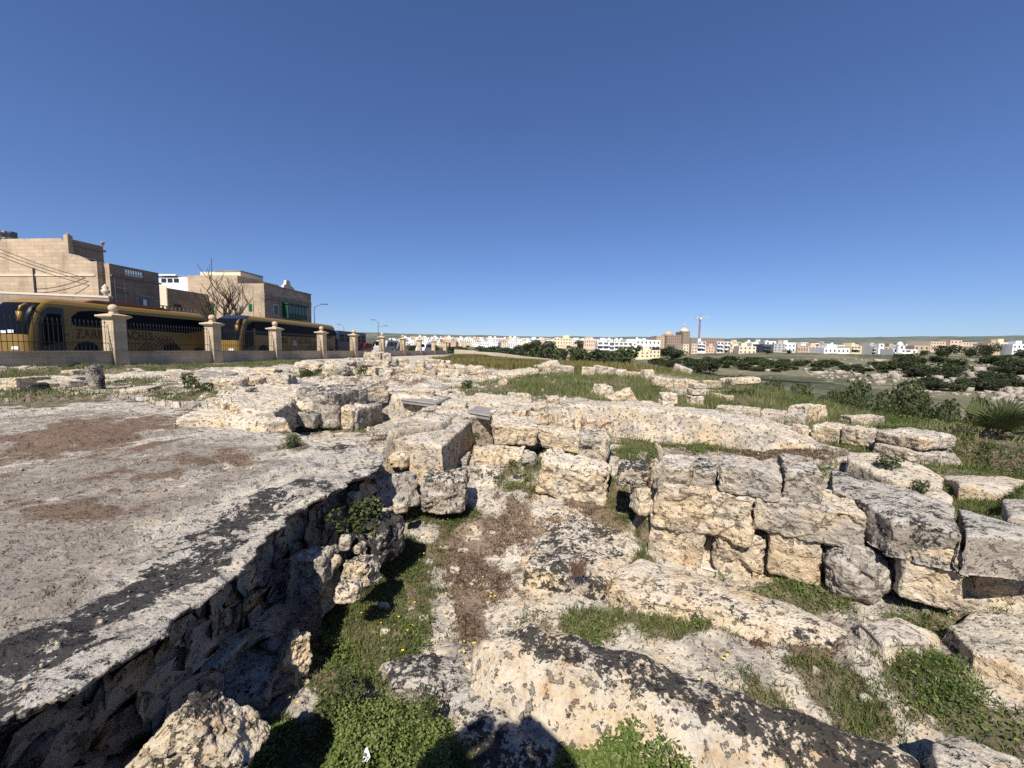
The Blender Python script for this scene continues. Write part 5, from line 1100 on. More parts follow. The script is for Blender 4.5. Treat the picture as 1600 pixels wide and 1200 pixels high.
# cream house further on
q = PD(270, 600, 42); r = empty('town_house', (q[0], q[1], zb), RZ, 'cream house with a sunlit blank end between the balustraded house and the bare tree', 'house')
Hc = zl(262, 448, 42); MB().box(-6, 0, 0, 6, 0, Hc - .25).build('wall', M_SHADEST, r); MB().box(-6, -.05, -.05, -.0, 0, Hc).build('sunlit_end', M_CREAMW, r)  # brown front and paler end skin carry shade and sunlight as colour
wf = MB().box(.0, .04, .65, 1.5, 4.2, 5.4).build('window', M_DARKG, r)
tb = MB().box(.9, 1.1, -3, 2.5, zl(275, 485, 40) - .1, zl(275, 484, 40)); tb.box(.9, 1.1, -3, 2.5, zl(275, 479, 40), zl(275, 478, 40)); tb.build('balcony_rail', M_SHADEST, r)
for j in range(12): MB().box(.95, 1.05, -2.9 + j * .44, -2.75 + j * .44, zl(275, 485, 40), zl(275, 479, 40)).build('baluster', M_TRIM, r)
q = PD(258, 600, 58); r = empty('roof_flat', (q[0], q[1], zb), RZ, 'white modern rooftop flat with dark windows behind the cream house', 'house')
MB().box(0, 5.0, 0, 5, 0, zl(270, 436, 58)).build('wall', M_WHITE, r); MB().box(-.3, 3.0, -.3, 5, zl(270, 434, 58), zl(270, 432, 58)).build('roof', M_WHITE, r)
for j in range(3): MB().box(.4 + j * 1.0, 1.2 + j * 1.0, -.03, .0, zl(270, 444, 58), zl(270, 438, 58)).build('window', M_DARKG, r)
# streaked house with the end wall and tall roof block
q = PD(378, 600, 46.6); r = empty('town_house', (q[0], q[1], zb), RZ, 'plain house end with small window and green door behind the bare tree', 'house')
Hd = zl(330, 432, 46.6); MB().box(-6.4, 0, 0, 7, 0, Hd).build('wall', M_SAND, r)
for x0, x1, y_0, y_1, m in ((302, 309, 470, 460, M_DARKG), (330, 337, 495, 475, M_GREEN), (366, 374, 486, 472, M_GREEN)):
    MB().box((x0 - 378) / F * 46.6, (x1 - 378) / F * 46.6, -.04, .0, zl(x0, y_0, 46.6), zl(x0, y_1, 46.6)).build('window' if m is M_DARKG else 'door', m, r)
q = PD(383, 600, 52); r = empty('roof_block', (q[0], q[1], zb), RZ, 'whitewashed blank block with a dark roof edge above the plain house end', 'house')
Hr = zl(350, 427, 52); MB().box(-5.7, 0, 0, 4, 0, Hr).build('wall', M_CREAMW, r); MB().box(-3.6, .05, -.05, 4, Hr, Hr + .16).build('roof_edge', M_SHADEST, r)
q = PD(418, 600, 45); r = empty('town_house', (q[0], q[1], zb), RZ, 'shaded house with a green closed wooden balcony and a carved roof crest', 'house')
He = zl(418, 445, 45); Lf = 8.7
MB().box(-4.4, 0, 0, Lf, 0, He).build('wall', M_STREAK, r)
for zz, ex in ((He - 1.35, .10), (He - 1.7, .07), (He - .1, .06)): MB().box(-.1, ex, -.02, Lf + .03, zz, zz + .14).build('cornice', M_SHADEST, r)
cr = MB().prism([(3.3, He), (3.4, He + .35), (3.75, He + .5), (3.9, He + 1.05), (4.5, He + 1.05), (4.65, He + .5), (5.2, He + .3), (5.4, He)], 'x', -.35, -.02); cr.build('roof_crest', M_TRIM, r)
bz0, bz1 = 4.55, 6.15; bo = MB().box(0, .75, 2.95, 6.7, bz0, bz1).build('balcony', M_GREEN, r); MB().box(-.02, .85, 2.85, 6.8, bz1, bz1 + .14).build('balcony_roof', M_GREEN, r)
for j in range(6): MB().box(.75, .77, 3.08 + j * .6, 3.53 + j * .6, bz0 + .55, bz1 - .15).build('pane', M_DARKG, bo)
for j in range(6): MB().box(.75, .766, 3.05 + j * .6, 3.56 + j * .6, bz0 + .05, bz0 + .48).build('panel', M_GREEN, bo)
MB().prism([(4.825 + 1.3 * math.cos(t), bz1 + .15 + .75 * math.sin(t)) for t in np.linspace(0, math.pi, 14)], 'x', -.02, .05).build('arch', M_SHADEST, r)
wf = MB().box(0, .05, 1.3, 2.2, 4.6, 6.0).build('window', M_TRIM, r); MB().box(.05, .065, 1.45, 2.05, 4.75, 5.85).build('pane', M_DARKG, wf)
wf = MB().box(0, .05, 7.0, 7.9, 4.6, 6.0).build('window', M_TRIM, r); MB().box(.05, .065, 7.15, 7.75, 4.75, 5.85).build('pane', M_DARKG, wf)
MB().box((392 - 418) / F * 45, (400 - 418) / F * 45, -.05, .0, zl(396, 487, 45), zl(396, 476, 45)).build('shutter', M_GREEN, r)
for xx in (-1.4, -2.7): MB().tube([(xx, -.04, 3.5), (xx, -.04, He - .3)], .05, 6).build('drain_pipe', M_TRIM, r)
# roof machines
for k, (x0, x1, yt, lab, m) in enumerate([(8, 22, 364, 'white air conditioning unit with two fans on the roof at the left border', M_WHITE), (24, 29, 366, 'narrow grey air conditioning unit beside the white one on the roof', flat('grey_metal', (.3, .31, .32), .5)), (33, 39, 367, 'dark air conditioning unit right of the others on the roof', flat('dark_metal', (.1, .1, .11), .5))]):
    a = PD(x0, 600, 30.8); wdt = (x1 - x0) / F * 30.8; r = empty('air_conditioner', (a[0], a[1], zb + top - .02), RZ, lab, 'air conditioner', 'air conditioning units on the roof'); hh_ = zl(x0, yt, 30.8) - top
    MB().box(0, wdt, 0, .4, .05, hh_).build('casing', m, r, bevel=.02); MB().lathe(0, 0, [(hh_ * .30, 0), (hh_ * .30, .02)], 16)
    fnm = MB().lathe(0, 0, [(hh_ * .27, 0), (hh_ * .28, .03)], 16); fnm.v = [(x + min(wdt / 2, .3), -.005 - z, y + hh_ * .55) for x, y, z in fnm.v]; fnm.build('fan_grille', M_IRON, r)
    MB().box(0, wdt, .05, .35, -.08, .05).build('stand', M_IRON, r)
# lamps
M_POLE = flat('grey_pole', (.16, .165, .17), .5, metal=.3)
def lamp(px, ytop, Y, arm, label, head=.75):
    q = PD(px, 600, Y); r = empty('street_lamp', (q[0], q[1], zb), 0, label, 'street lamp', 'street lamps along the road'); H = zl(px, ytop, Y)
    MB().tube([(0, 0, -.2), (0, 0, H * .6), (0, 0, H - .35)], .075, 8, .05).build('pole', M_POLE, r)
    MB().tube([(0, 0, H - .4), (arm * .35, 0, H - .15), (arm * .8, 0, H + .02)], .04, 6).build('arm', M_POLE, r)
    s = 1 if arm > 0 else -1; MB().prism([(arm * .75, -.11), (arm * .75 + s * head, -.16), (arm * .75 + s * head, .16), (arm * .75, .11)], 'z', H, H + .13).build('lamp_head', M_POLE, r, bevel=.02)
    return r
lamp(-30, 338, 24, 1.55, 'street lamp reaching into the sky at the left border', .7)
lamp(494, 477, 50, 1.2, 'street lamp beside the house with the green balcony'); l2 = lamp(592, 501, 75, -.8, 'two armed street lamp above the red car'); lamp(539, 508, 95, -1.0, 'small distant street lamp left of the two armed lamp')
MB().tube([(0, 0, 5.0), (1.2, 0, 5.25)], .04, 6).build('arm', M_POLE, l2); MB().box(1.1, 1.8, -.12, .12, 5.2, 5.32).build('lamp_head', M_POLE, l2)
# overhead cables
for k, (a, b, sag, lab) in enumerate([((-40, 372, 27), (186, 446, 30.2), .35, 'uppermost dark overhead cable crossing the sand coloured end wall'), ((-40, 378, 27), (200, 452, 30.3), .4, 'middle overhead cable crossing the sand coloured end wall'), ((-40, 384, 26.5), (250, 466, 31.5), .55, 'lowest overhead cable running on to the balustraded house')]):
    A3, B3 = PD(*a), PD(*b); pts = [A3 + (B3 - A3) * t - np.array([0, 0, sag * 4 * t * (1 - t)]) for t in np.linspace(0, 1, 14)]
    tag(MB().tube([p - A3 for p in pts], .022, 5).build('overhead_cable', M_IRON, loc=A3), lab, 'cable', 'overhead cables')
# bare tree
q = PD(342, 600, 40); r = empty('bare_tree', (q[0], q[1], zb), 0, 'bare leafless tree with many upright branches between the two coaches', 'tree'); g = random.Random(21); r.scale = (1.4, 1.4, 1.0)
tm = MB(); cm_ = MB()
def branch(p, d, L_, rad_, lev):
    pts = [p]; dd = Vector(d)
    for k in range(4):
        dd = (dd + Vector((g.gauss(0, .12), g.gauss(0, .12), .10 + .05 * lev))).normalized(); pts.append(pts[-1] + dd * L_ / 4)
    (tm if lev == 0 else cm_).tube(pts, rad_, 5 if lev < 2 else 4, rad_ * .55)
    if lev < 4:
        for k in range(g.randint(3, 4) if lev < 3 else 4):
            a = g.uniform(0, 6.28); t = g.choice([1, 2, 3, 4, 4]) if lev else g.choice([3, 4, 4]); nd = (dd + Vector((math.cos(a), math.sin(a), .15)) * g.uniform(.8, 1.5)).normalized()
            branch(pts[t], nd, L_ * g.uniform(.7, 1.0), max(rad_ * .56, .022), lev + 1)
branch(Vector((0, 0, 0)), (0.02, 0, 1), 2.3, .24, 0)
tm.build('trunk', M_BARK, r); cm_.build('crown', M_BARK, r)
# ------------------------------------------------------------------ the town across the valley
HM = {k: flat('render_' + k, c, .9, var=.10, sc=.25, bump=0) for k, c in dict(white=(.74, .73, .70), cream=(.66, .56, .40), pink=(.58, .40, .29), tan=(.45, .35, .24), grey=(.40, .39, .37), yellow=(.68, .58, .37), peach=(.60, .46, .34), brown=(.27, .20, .15), dark=(.06, .07, .085)).items()}
_wm = MB().box(-.5, .5, -.03, .05, 0, 1).mesh('window'); _wm.materials.append(flat('far_window', (.10, .10, .105), .4))
def house(x0, yt, x1, yb, col, label, D=None, floors=2, cols=3, yaw=0.0, room=True, name='house', cat='house', group=None, win=True, depth=None, balc=False, stepped=False):
    xc = (x0 + x1) / 2; D = D or hit(xc, yb) or 380; D = min(max(D, 60), 620)
    q = PD(xc, yb, D); wdt = (x1 - x0) / F * D; H = (yb - yt) / F * D
    r = empty(name, (q[0], q[1], q[2]), math.radians(yaw), label, cat, group); dp = depth or max(8, min(14, wdt * .8)); m = HM[col]
    b = MB().box(-wdt / 2, wdt / 2, 0, dp, -7, H - .5); b.box(-wdt / 2, wdt / 2, 0, .25, H - .5, H); b.box(-wdt / 2, -wdt / 2 + .25, .25, dp, H - .5, H); b.box(wdt / 2 - .25, wdt / 2, .25, dp, H - .5, H)
    b.build('wall', m, r)
    if room:
        rw = wdt * .35; ro = random.Random(int(x0 * 7)).uniform(-.3, .3) * wdt; MB().box(ro - rw / 2, ro + rw / 2, 2, min(6, dp - 1), H - .5, H + 2.1).build('roof_room', m, r)
    fh = H / floors
    if balc:
        for f in range(1, floors): MB().box(-wdt / 2, wdt * .2, -1.3, -.02, f * fh - .15, f * fh + .75).build('balcony', m, r)
    if win:
        for f in range(floors):
            for c in range(cols):
                o = bpy.data.objects.new('window', _wm); COL.objects.link(o); o.parent = r; cw = wdt / cols
                big = balc and c < cols * .7  # wide dark panes paint the shaded recesses behind the balconies
                o.location = (-wdt / 2 + cw * (c + .5), -.06, f * fh + fh * (.12 if big else .28)); o.scale = (cw * (.75 if big else .36), 1, fh * (.7 if big else .42))
    return r
T = 'big houses of the town across the valley'
L_ = [(933, 534, 960, 553, 'white', 'bright white flat roofed apartment house left of the long white school', 3, 3, True, 250), (960, 535, 994, 553, 'white', 'white terrace of houses with open dark balconies under the long white building', 3, 5, True, 255), (980, 531, 1032, 547, 'white', 'long white modern building just left of the brown hotel', 2, 8, False, 300),
      (993, 549, 1014, 559, 'yellow', 'left half of the low yellow villa', 2, 3, False, 190), (1067, 538, 1076, 552, 'cream', 'narrow cream house below the brown hotel', 3, 2, False, 240), (1080, 537, 1089, 552, 'peach', 'narrow peach house below the construction crane', 3, 2, False, 245), (1090, 534, 1102, 549, 'white', 'white three storey house just right of the crane mast', 3, 2, True, 255), (1102, 542, 1119, 551, 'pink', 'low pinkish house right of the white three storey house', 2, 4, False, 260),
      (1120, 534, 1130, 551, 'white', 'slim white house left of a matching slim white house', 3, 2, True, 255), (1131, 534, 1141, 553, 'white', 'slim white house right of its matching neighbour', 3, 2, True, 255), (1141, 543, 1154, 553, 'cream', 'low cream house right of the pair of slim white houses', 2, 3, False, 250),
      (1155, 541, 1180, 553, 'cream', 'cream house with stepped terraces left of the dark glass house', 2, 4, False, 240), (1174, 536, 1184, 546, 'white', 'small white cube house above the stepped cream house', 2, 2, False, 270), (1190, 538, 1209, 551, 'dark', 'dark glass fronted house with a white roof storey', 3, 3, True, 245), (1196, 533, 1212, 539, 'white', 'white roof storey above the dark glass fronted house', 1, 2, False, 252), (1209, 537, 1226, 549, 'grey', 'grey flat block joined to the dark glass house', 3, 3, False, 250), (1224, 537, 1243, 549, 'white', 'white split level house right of the grey flat block', 2, 3, False, 250),
      (1245, 542, 1264, 550, 'tan', 'low tan farmhouse left of the salmon house', 1, 4, False, 260), (1262, 541, 1284, 550, 'peach', 'low salmon house beside the white block with two window rows', 2, 4, False, 260), (1287, 544, 1326, 560, 'white', 'large white block with two rows of small square windows', 2, 6, False, 225), (1328, 541, 1345, 551, 'yellow', 'yellowish house right of the large white block', 2, 3, True, 240), (1345, 541, 1360, 551, 'yellow', 'pale yellow house left of the grey modern house', 2, 3, False, 240),
      (1360, 541, 1380, 555, 'grey', 'grey modern house with a tall white stair tower', 3, 3, True, 235), (1372, 537, 1380, 555, 'white', 'tall white stair tower of the modern house', 3, 1, False, 232), (1382, 542, 1398, 553, 'tan', 'tan house left of the white villa', 2, 3, False, 245), (1397, 546, 1430, 559, 'white', 'white villa with a slim round turret', 2, 4, True, 215), (1428, 540, 1450, 555, 'tan', 'tan stone house left of the long peach hotel', 2, 3, False, 225), (1450, 534, 1490, 553, 'peach', 'left wing of the long peach hotel', 4, 8, False, 250), (1484, 532, 1500, 553, 'peach', 'raised middle block of the long peach hotel', 4, 3, False, 247), (1498, 535, 1526, 553, 'peach', 'right wing of the long peach hotel', 4, 6, False, 250),
      (1526, 541, 1540, 552, 'cream', 'small cream house right of the long peach hotel', 2, 3, False, 240), (1543, 537, 1562, 551, 'tan', 'tan arched house left of the cream houses at the right border', 2, 3, False, 235), (1560, 535, 1585, 551, 'cream', 'cream house with a bell cote at the right border', 2, 4, False, 240), (1583, 538, 1606, 553, 'white', 'whitish house cut by the right border', 2, 4, False, 230),
      (876, 545, 890, 555, 'pink', 'pink house among the dark trees left of the white apartments', 2, 3, False, 190), (888, 544, 905, 550, 'pink', 'pink terrace wing right of the pink house among trees', 1, 3, False, 195), (919, 548, 930, 557, 'peach', 'small peach house beside the bright white apartments', 2, 2, False, 190), (906, 531, 933, 542, 'peach', 'long peach terrace of houses with red doors', 2, 8, False, 330), (866, 528, 892, 543, 'yellow', 'cream yellow apartment block right of the tall dark trees', 3, 6, False, 320), (808, 538, 822, 545, 'cream', 'square cream house left of the tall dark trees', 2, 3, False, 250)]
for k, (x0, yt, x1, yb, col, lab, fl, co, ba, D) in enumerate(L_):
    house(x0, yt, x1, yb, col, lab, D, fl, co, random.uniform(-10, 10), room=(x1 - x0) > 11 and 'hotel' not in lab and 'roof storey' not in lab, group=T, balc=ba)
house(1014, 547, 1031, 559, 'yellow', 'right half of the low yellow villa with a pink centre', 190, 2, 3, 0, False, group=T)
# turret and domes
q = PD(1404, 559, 214); r = empty('turret', (q[0], q[1], q[2]), 0, 'slim white round turret of the white villa', 'tower'); MB().lathe(0, 0, [(1.3, 0), (1.3, 7), (1.5, 7.1), (1.4, 7.4), (.9, 8.3), (.1, 8.8)], 14).build('shaft', HM['white'], r); MB().box(-.4, .4, -1.35, -1.2, 5, 6.3).build('window', M_DARKG, r)
# hotel under construction
def block(x0, yt, x1, yb, D, col, label, fl, co, name='hotel_block'): return house(x0, yt, x1, yb, col, label, D, fl, co, 0, False, name, 'hotel', 'blocks of the unfinished brown hotel', depth=18)
block(1025, 525, 1042, 545, 400, 'tan', 'left block of the unfinished brown hotel', 5, 6); h0 = block(1041, 524, 1077, 545, 395, 'brown', 'wide middle block of the unfinished brown hotel', 5, 12); h1 = block(1066, 518, 1077, 545, 392, 'brown', 'tower block of the unfinished brown hotel', 6, 4); block(1078, 528, 1131, 545, 405, 'brown', 'long right block of the unfinished brown hotel', 4, 16)
MB().lathe(-8, 6, [(4.5, 13), (4.5, 15), (3.6, 16.5), (2, 17.6), (.2, 18)], 14).build('dome', HM['tan'], h0)
MB().lathe(0, 6, [(4, 17.5), (4, 19), (3, 20), (.5, 20.6), (.3, 23), (1.3, 23.5), (1.5, 25), (.1, 25.2)], 12).build('dome', HM['cream'], h1)
# tower crane
q = PD(1091, 548, 380); r = empty('tower_crane', (q[0], q[1], q[2]), math.radians(8), 'red tower crane standing over the unfinished brown hotel', 'crane'); M_CR = flat('crane_red', (.33, .12, .12), .5); M_CY = flat('crane_pale', (.5, .45, .40), .5)
H = (548 - 497) / F * 380; m1 = MB(); a = .55
for sx in (-a, a):
    for sy in (-a, a): m1.box(sx - .1, sx + .1, sy - .1, sy + .1, -6, H)
for k in range(22):
    z0 = k * H / 22; z1 = z0 + H / 22
    for s in (-a, a): m1.tube([(-a, s, z0), (a, s, z1)], .1, 4); m1.tube([(s, -a, z1), (s, a, z0)], .1, 4)
m1.build('mast', M_CR, r)
j = MB()
for sy in (-.5, .5): j.box(-4.5, 10, sy - .12, sy + .12, H, H + .22)
j.box(-4.5, 10, -.1, .1, H + 1.2, H + 1.4)
for k in range(14): j.tube([(-4 + k, -.5, H + .1), (-3.5 + k, 0, H + 1.3), (-3 + k, .5, H + .1)], .08, 4)
j.build('jib', M_CY, r); MB().box(-4.6, -2.8, -.6, .6, H - 1.4, H).build('counterweight', HM['grey'], r); MB().box(-.8, .8, -1.3, -.5, H - 1.6, H - .1).build('cab', HM['white'], r)
MB().tube([(0, 0, H), (0, 0, H + 4)], .3, 6, .1).build('tower_head', M_CR, r); MB().tube([(0, 0, H + 4), (5, 0, H + 1.35)], .06, 4).build('tie_rod', M_CR, r); MB().tube([(0, 0, H + 4), (-4, 0, H + .3)], .06, 4).build('tie_rod', M_CR, r)
# the crowded far rows
g = random.Random(33); rows = [('back', 526, 628, 1010, 560), ('third', 528, 640, 985, 470), ('middle', 530.5, 605, 940, 400), ('front', 533.5, 600, 935, 340)]
rows_r = [('back', 533, 1136, 1290, 420), ('back', 537, 1300, 1470, 380), ('far', 538, 1528, 1600, 340), ('mid', 538, 1140, 1300, 330), ('mid', 540.5, 1300, 1450, 300)]
cnt = {}
for nm, yt0, xa, xb, D in rows:
    x = xa
    while x < xb:
        wpx = g.uniform(6, 14); hpx = g.uniform(5.5, 9.5)
        slope = (x - 600) * .0105; y1_ = yt0 + slope + g.uniform(-1, 1); col = g.choices(['white', 'cream', 'pink', 'tan', 'peach'], [7, 3.5, .8, .8, .7])[0]
        if not (824 < x < 864 and nm in ('front', 'middle')) and not (nm == 'front' and 862 < x < 932):
            cnt[nm] = cnt.get(nm, 0) + 1; fl = g.choice([2, 2, 3]); i = cnt[nm]; od = 'th' if 10 < i % 100 < 14 else {1: 'st', 2: 'nd', 3: 'rd'}.get(i % 10, 'th')
            house(x, y1_, x + wpx, y1_ + hpx, col, '%s flat roofed house, %d%s from the left in the %s row of the distant town' % (col, i, od, nm), D * g.uniform(.95, 1.05), fl, max(2, int(wpx / 3)), g.uniform(-25, 25), g.random() < .6, group='crowded houses of the distant town')
        x += wpx * g.uniform(.8, 1.25)
i = 0
for nm, yt0, xa, xb, D in rows_r:
    x = xa
    while x < xb:
        wpx = g.uniform(7, 13); hpx = g.uniform(5, 8); y1_ = yt0 + g.uniform(0, 2) + (x - xa) * .012; i += 1
        house(x, y1_, x + wpx, y1_ + hpx, g.choice(['white', 'white', 'white', 'cream', 'tan', 'grey']), 'small flat roofed house, %d%s along the skyline right of the crane' % (i, 'th' if 10 < i % 100 < 14 else {1: 'st', 2: 'nd', 3: 'rd'}.get(i % 10, 'th')), D, 2, 3, g.uniform(-20, 20), g.random() < .4, group='small houses on the right skyline')
        x += wpx * g.uniform(1.0, 1.7)
# field walls and terrace road
def wallrun(pts, h0, th, label, m, name='field_wall', D=None):
    q = []
    for a in pts:
        d = a[2] if len(a) > 2 else hit(a[0], a[1]); q.append(PD(a[0], a[1], d))
    o = q[0].copy(); mb = MB()
    for a, b in zip(q[:-1], q[1:]):
        e = (b - a); L = np.linalg.norm(e[:2]); n_ = np.array([-e[1], e[0], 0]) / L * th / 2
        v = [a - n_, b - n_, b + n_, a + n_]; lo = [p - o - np.array([0, 0, h0]) for p in v]; hi = [p - o for p in v]
        mb.add(lo + hi, [(0, 3, 2, 1), (4, 5, 6, 7), (0, 1, 5, 4), (1, 2, 6, 5), (2, 3, 7, 6), (3, 0, 4, 7)])
    return tag(mb.build(name, m, loc=o), label, 'wall', None, 'thing')
M_RUB = flat('dry_stone', (.46, .38, .27), .95, var=.45, sc=1.5, bump=.6)
TR = [(1105, 589, 118), (1200, 597, 105), (1300, 604, 92), (1400, 614, 80), (1500, 625, 70), (1620, 639, 60), (1720, 652, 54)]
wallrun([(a, b, D) for a, b, D in TR], 2.2, .5, 'long pale retaining wall of the terrace road across the valley side', M_RUB, 'terrace_wall')
rp = [PD(a, b, D) for a, b, D in TR]; rdm = MB()
for a, b in zip(rp[:-1], rp[1:]):
    f_ = lambda p, s: p + np.array([p[0], p[1], 0]) / np.hypot(p[0], p[1]) * s
    v = [f_(a, .3), f_(b, .3), f_(b, 4), f_(a, 4)]; rdm.add([p - np.array([0, 0, .9]) for p in v] + [p - np.array([0, 0, .12]) for p in v], [(0, 3, 2, 1), (4, 5, 6, 7), (0, 1, 5, 4), (1, 2, 6, 5), (2, 3, 7, 6), (3, 0, 4, 7)])
tag(rdm.build('terrace_road', M_ASPH), kind='structure')
wallrun([(a, b - 4.5, D + 4.4) for a, b, D in TR], 1.3, .4, 'long guard wall coloured in shadow tone on the far side of the terrace road', flat('shade_toned_barrier', (.03, .033, .026), .9, var=.4, sc=1), 'road_barrier')  # near-black colour stands for the shadow on the guard wall
wallrun([(738, 549, 75), (775, 551, 72), (820, 557, 66), (862, 561, 62)], 1.6, .6, 'pale dry stone field wall beyond the dry grass', M_RUB)
wallrun([(712, 546, 82), (745, 548, 78)], 2.0, .8, 'broken pale wall stub at the end of the pillar row', M_RUB)
wallrun([(1170, 566, None), (1210, 564, None), (1250, 563, None)] if 0 else [(1165, 563, 170), (1205, 561, 172)], 2.5, 1, 'pale garden wall below the stepped cream house', M_RUB)
wallrun([(1330, 563, 170), (1420, 564, 165), (1465, 566, 160)], 2.0, .8, 'long tan terrace wall below the white villa', M_RUB)
wallrun([(1245, 556, 205), (1290, 560, 200)], 3.0, .8, 'tan terrace wall left of the large white block', M_RUB)
# valley rubble
V = []; Fs = []; rg = np.random.default_rng(5); bv, bf_ = cube(2); off = 0
for k in range(1500):
    px, py = rg.uniform(1090, 1640), rg.uniform(562, 640)
    D = hit(px, py, 40, 220)
    if D is None or py > 566 + (px - 1090) * .13: continue
    q = PD(px, py, D); s = rg.uniform(.25, 1.0) ** 2 * (1.3 if rg.random() < .12 else .6); p = bv * s * rg.uniform(.6, 1.2, 3) * (1 + rg.normal(0, .14, bv.shape)) + q
    V.append(p); Fs.append(bf_ + off); off += len(bv)
V = np.concatenate(V); Fs = np.concatenate(Fs)
tag(link('rubble', mesh_np('rubble', V, Fs, dict(lich=np.full(len(V), .1), tone=np.full(len(V), 1.1), och=np.full(len(V), .1))), M_STONE), kind='stuff')
# ------------------------------------------------------------------ trees
g = random.Random(8); TP = []
for k in range(5): TP.append(plant('tree', lumps_(g, 11, 2.6, 5.2, 1.6, 1.1, 1.9), 2600, .42, 200 + k, M_TREE, trunk=2.4, tr=.2))
BP = [plant('bush', lumps_(g, 8, 1.6, 2.2, .3, .7, 1.2), 1300, .36, 300 + k, M_SHRUB if k % 2 else M_TREE, tr=.08) for k in range(4)]
nb = [0, 0]
def put(px, py, hpx, D, lab, grp, bush=False, wide=1.0, cat=None):
    D = D or hit(px, py, 30, 600)
    if D is None: return
    lst = BP if bush else TP; k = nb[bush]; nb[bush] += 1
    o = lst[k] if k < len(lst) else copy_tree(lst[k % len(lst)]); q = PD(px, py, D); z = E - float(terrain(np.array([q[0]]), np.array([q[1]]))[0])
    hm = E + ray(px, py - hpx)[2] * D - z; hm = np.clip(hm, .6 * hpx / F * D, 3 * hpx / F * D); s = hm / (2.7 if bush else 6.2); wide *= np.clip(hpx / F * D / hm * 1.25, .7, 1.15); o.location = (q[0], q[1], z); o.scale = (s * wide, s * wide, s); o.rotation_euler.z = g.uniform(0, 6.28)
    tag(o, lab, cat or ('shrub' if bush else 'tree'), grp)
single = [(838, 553, 26, 200, 1.1, 'broad dark pine with the highest top left of the cream yellow apartment block'), (853, 552, 24, 205, 1.0, 'tall dark pine touching the cream yellow apartment block'), (827, 553, 20, 195, 1.0, 'dark tree at the left flank of the highest pine'), (898, 556, 17, 170, 1.2, 'dark tree between the pink house and the peach cottage'), (905, 540, 10, 260, 1.0, 'small dark tree in front of the long peach terrace'), (870, 562, 20, 140, 1.4, 'round dark tree left of the pink house'),
          (800, 561, 23, 130, 1.6, 'spreading olive tree under the square cream house'), (782, 561, 24, 130, 1.5, 'olive tree second from the left above the field wall'), (764, 560, 22, 130, 1.4, 'leftmost olive tree above the pale field wall'), (815, 568, 18, 95, 1.4, 'bright green tree overlapping the pale field wall'), (851, 564, 21, 130, 1.5, 'dark tree above the end of the pale field wall'), (960, 541, 9, 262, .9, 'small dark tree behind the white terrace of houses'),
          (1040, 558, 16, 190, 1.1, 'dark tree right of the yellow villa'), (1056, 560, 17, 180, 1.2, 'large dark tree below the brown hotel'), (1024, 549, 9, 230, 1.2, 'dark tree above the yellow villa roof'), (1047, 546, 9, 260, 1.2, 'dark tree left of the narrow cream house'), (1082, 570, 17, 110, 1.3, 'broad bushy tree in the gully below the crane'), (1110, 567, 13, 125, 1.4, 'broad tree in the gully right of the crane'),
          (1543, 548, 14, 200, 1.2, 'dark pine in front of the tan arched house'), (1480, 557, 20, 180, 1.2, 'large dark pine in front of the middle of the peach hotel'), (1516, 552, 13, 190, 1.1, 'dark round tree before the right wing of the peach hotel'), (1593, 558, 16, 170, .8, 'dark upright tree at the right border'), (1200, 552, 6, 230, 1.4, 'small tree in front of the dark glass house'), (1232, 552, 6, 225, 1.5, 'small dark tree before the white split level house'), (1445, 553, 7, 200, 1.2, 'small dark tree before the tan stone house'),
          (680, 547, 11, 170, 1.3, 'dark tree between the last pillars'), (720, 545, 7, 190, 1.2, 'small dark tree right of the last pillar'), (645, 545, 9, 190, 1.3, 'dark tree behind the seventh pillar'), (611, 540, 7, 210, 1.3, 'dark tree above the white van roof'), (934, 557, 8, 170, 1.2, 'little dark tree before the bright white apartments'), (975, 557, 7, 175, 1.6, 'low dark tree before the white balconied terrace')]
for px, py, hp_, D, wd2, lab in single: o_ = put(px, py, hp_, D, lab, None, False, wd2)
for k in range(62):
    px = g.uniform(1385, 1650); py = g.uniform(566, 612) if px > 1430 else g.uniform(566, 582)
    put(px, py, g.uniform(12, 20), None, 'dark evergreen of the dense wood filling the valley side below the peach hotel', 'dense dark wood below the peach hotel', g.random() < .35, g.uniform(1.0, 1.5), 'tree')
for k in range(85):
    px = g.uniform(1020, 1400); py = g.uniform(560, 576) + (px - 1020) * .03
    put(px, py, g.uniform(5, 10), None, 'dark shrub scattered among pale rocks on the valley slope', 'dark shrubs on the rocky valley slope', True, g.uniform(1.1, 1.8))
for k in range(16):
    px = g.uniform(1000, 1130); py = g.uniform(572, 582)
    put(px, py, g.uniform(8, 14), g.uniform(45, 70), 'dark bush in the thicket beyond the green grass field', 'thicket beyond the grass field', True, g.uniform(1.1, 1.6))
for k in range(34):
    px = g.uniform(700, 975); py = g.uniform(556, 562)
    put(px, py, g.uniform(12, 20), g.uniform(85, 150), 'dark olive tree in the loose orchard between the dry grass and the town', 'olive trees beyond the dry grass', g.random() < .3, g.uniform(1.2, 1.7), 'tree')
for k in range(22):
    px = g.uniform(600, 1000); py = 547 + g.uniform(-4, 5)
    put(px, py, g.uniform(3.5, 6.5), g.uniform(200, 330), 'small dark tree standing between houses of the distant town', 'small trees between the distant houses', True, g.uniform(1.1, 1.8), 'tree')
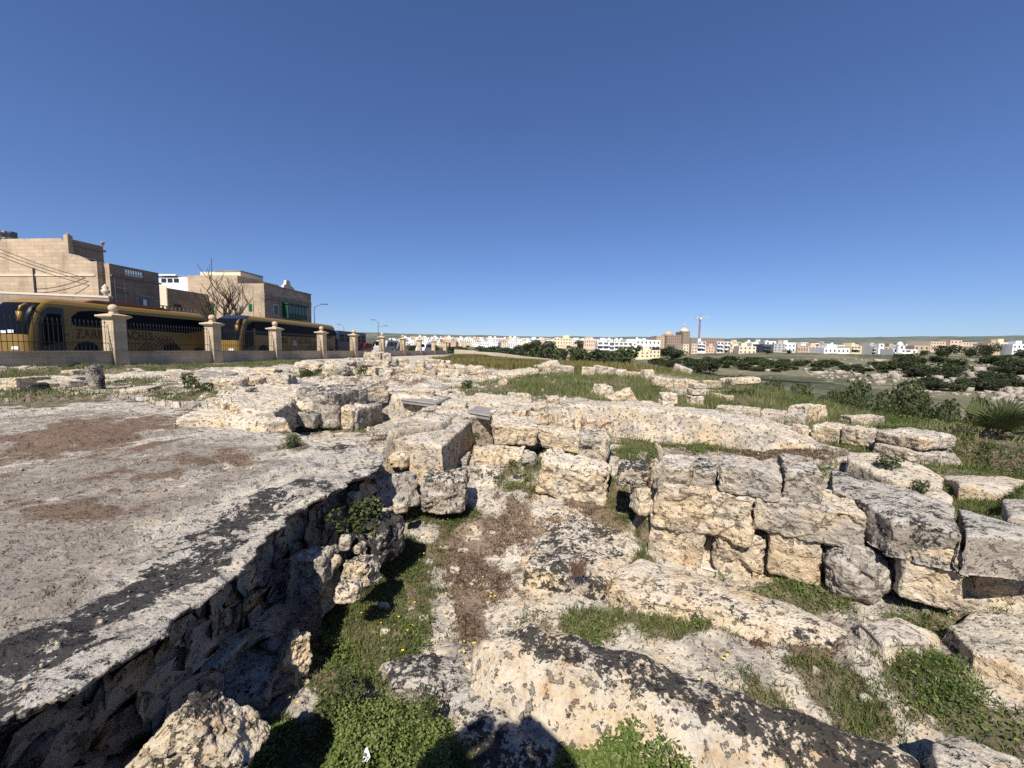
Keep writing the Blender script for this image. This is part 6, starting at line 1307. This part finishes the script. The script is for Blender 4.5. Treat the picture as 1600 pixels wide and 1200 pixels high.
# white paper, little label stakes and wire in the foreground
pw_ = P(573, 1190, 2.16); pm = MB(); rg = random.Random(2)
pm.add([(-.02, -.04, .045), (.02, -.045, .05), (.03, .0, .04), (.01, .02, .07), (-.015, .05, .075), (-.03, .03, .07), (.01, .005, .045)], [(0, 1, 6), (1, 2, 6), (2, 3, 6), (3, 4, 5), (3, 5, 6), (5, 0, 6)])
o = pm.build('paper_scrap', M_WHT, loc=(pw_[0], pw_[1], pw_[2])); o.scale = (.65, .65, .65); tag(o, 'crumpled white paper scrap lying in the herb carpet', 'paper'); md = o.modifiers.new('thickness', 'SOLIDIFY'); md.thickness = .002
ps = P(1108, 892, 2.08); r = empty('label_stake', (ps[0], ps[1], gz(ps[0], ps[1])), -.5, 'small white metal bracket stuck in the grass below the front wall', 'marker stake')
MB().box(-.07, -.064, -.003, .003, -.05, .05).build('stake', M_WHT, r); MB().box(.064, .07, -.003, .003, -.05, .04).build('stake', M_WHT, r); MB().box(-.064, .064, -.003, .003, .02, .026).build('crossbar', M_WHT, r)
# unseen person beside the camera, added to cast the shadow at the bottom edge
me = bpy.data.meshes.new('person'); jn = [(0, 0, .95), (0, 0, 1.12), (0, 0, 1.38), (0, 0, 1.50), (0, .10, 1.56), (0, .17, 1.60), (-.19, 0, 1.42), (-.40, .08, 1.40), (-.07, .22, 1.56), (.19, 0, 1.42), (.40, .08, 1.36), (.07, .22, 1.56), (-.10, 0, .90), (-.11, .02, .48), (-.12, 0, .06), (-.13, .14, .03), (.10, 0, .90), (.11, .02, .48), (.12, 0, .06), (.13, .14, .03)]
ed = [(0, 1), (1, 2), (2, 3), (3, 4), (4, 5), (2, 6), (6, 7), (7, 8), (2, 9), (9, 10), (10, 11), (0, 12), (12, 13), (13, 14), (14, 15), (0, 16), (16, 17), (17, 18), (18, 19)]
rad_ = [.19, .18, .20, .09, .10, .085, .10, .09, .06, .10, .09, .06, .10, .065, .045, .04, .10, .065, .045, .04]
me.from_pydata(jn, ed, []); hz = gz(-.62, -.34)
o = link('person', me, flat('dark_clothes', (.05, .055, .07), .9), loc=(-.62, -.34, hz)); o.modifiers.new('skin', 'SKIN'); sd_ = o.modifiers.new('smooth', 'SUBSURF'); sd_.levels = sd_.render_levels = 2
for k, q in enumerate(me.skin_vertices[0].data): q.radius = (rad_[k], rad_[k]); q.use_root = k == 0
tag(o, 'unseen person in dark clothes added beside the camera to cast the bottom shadow', 'person')
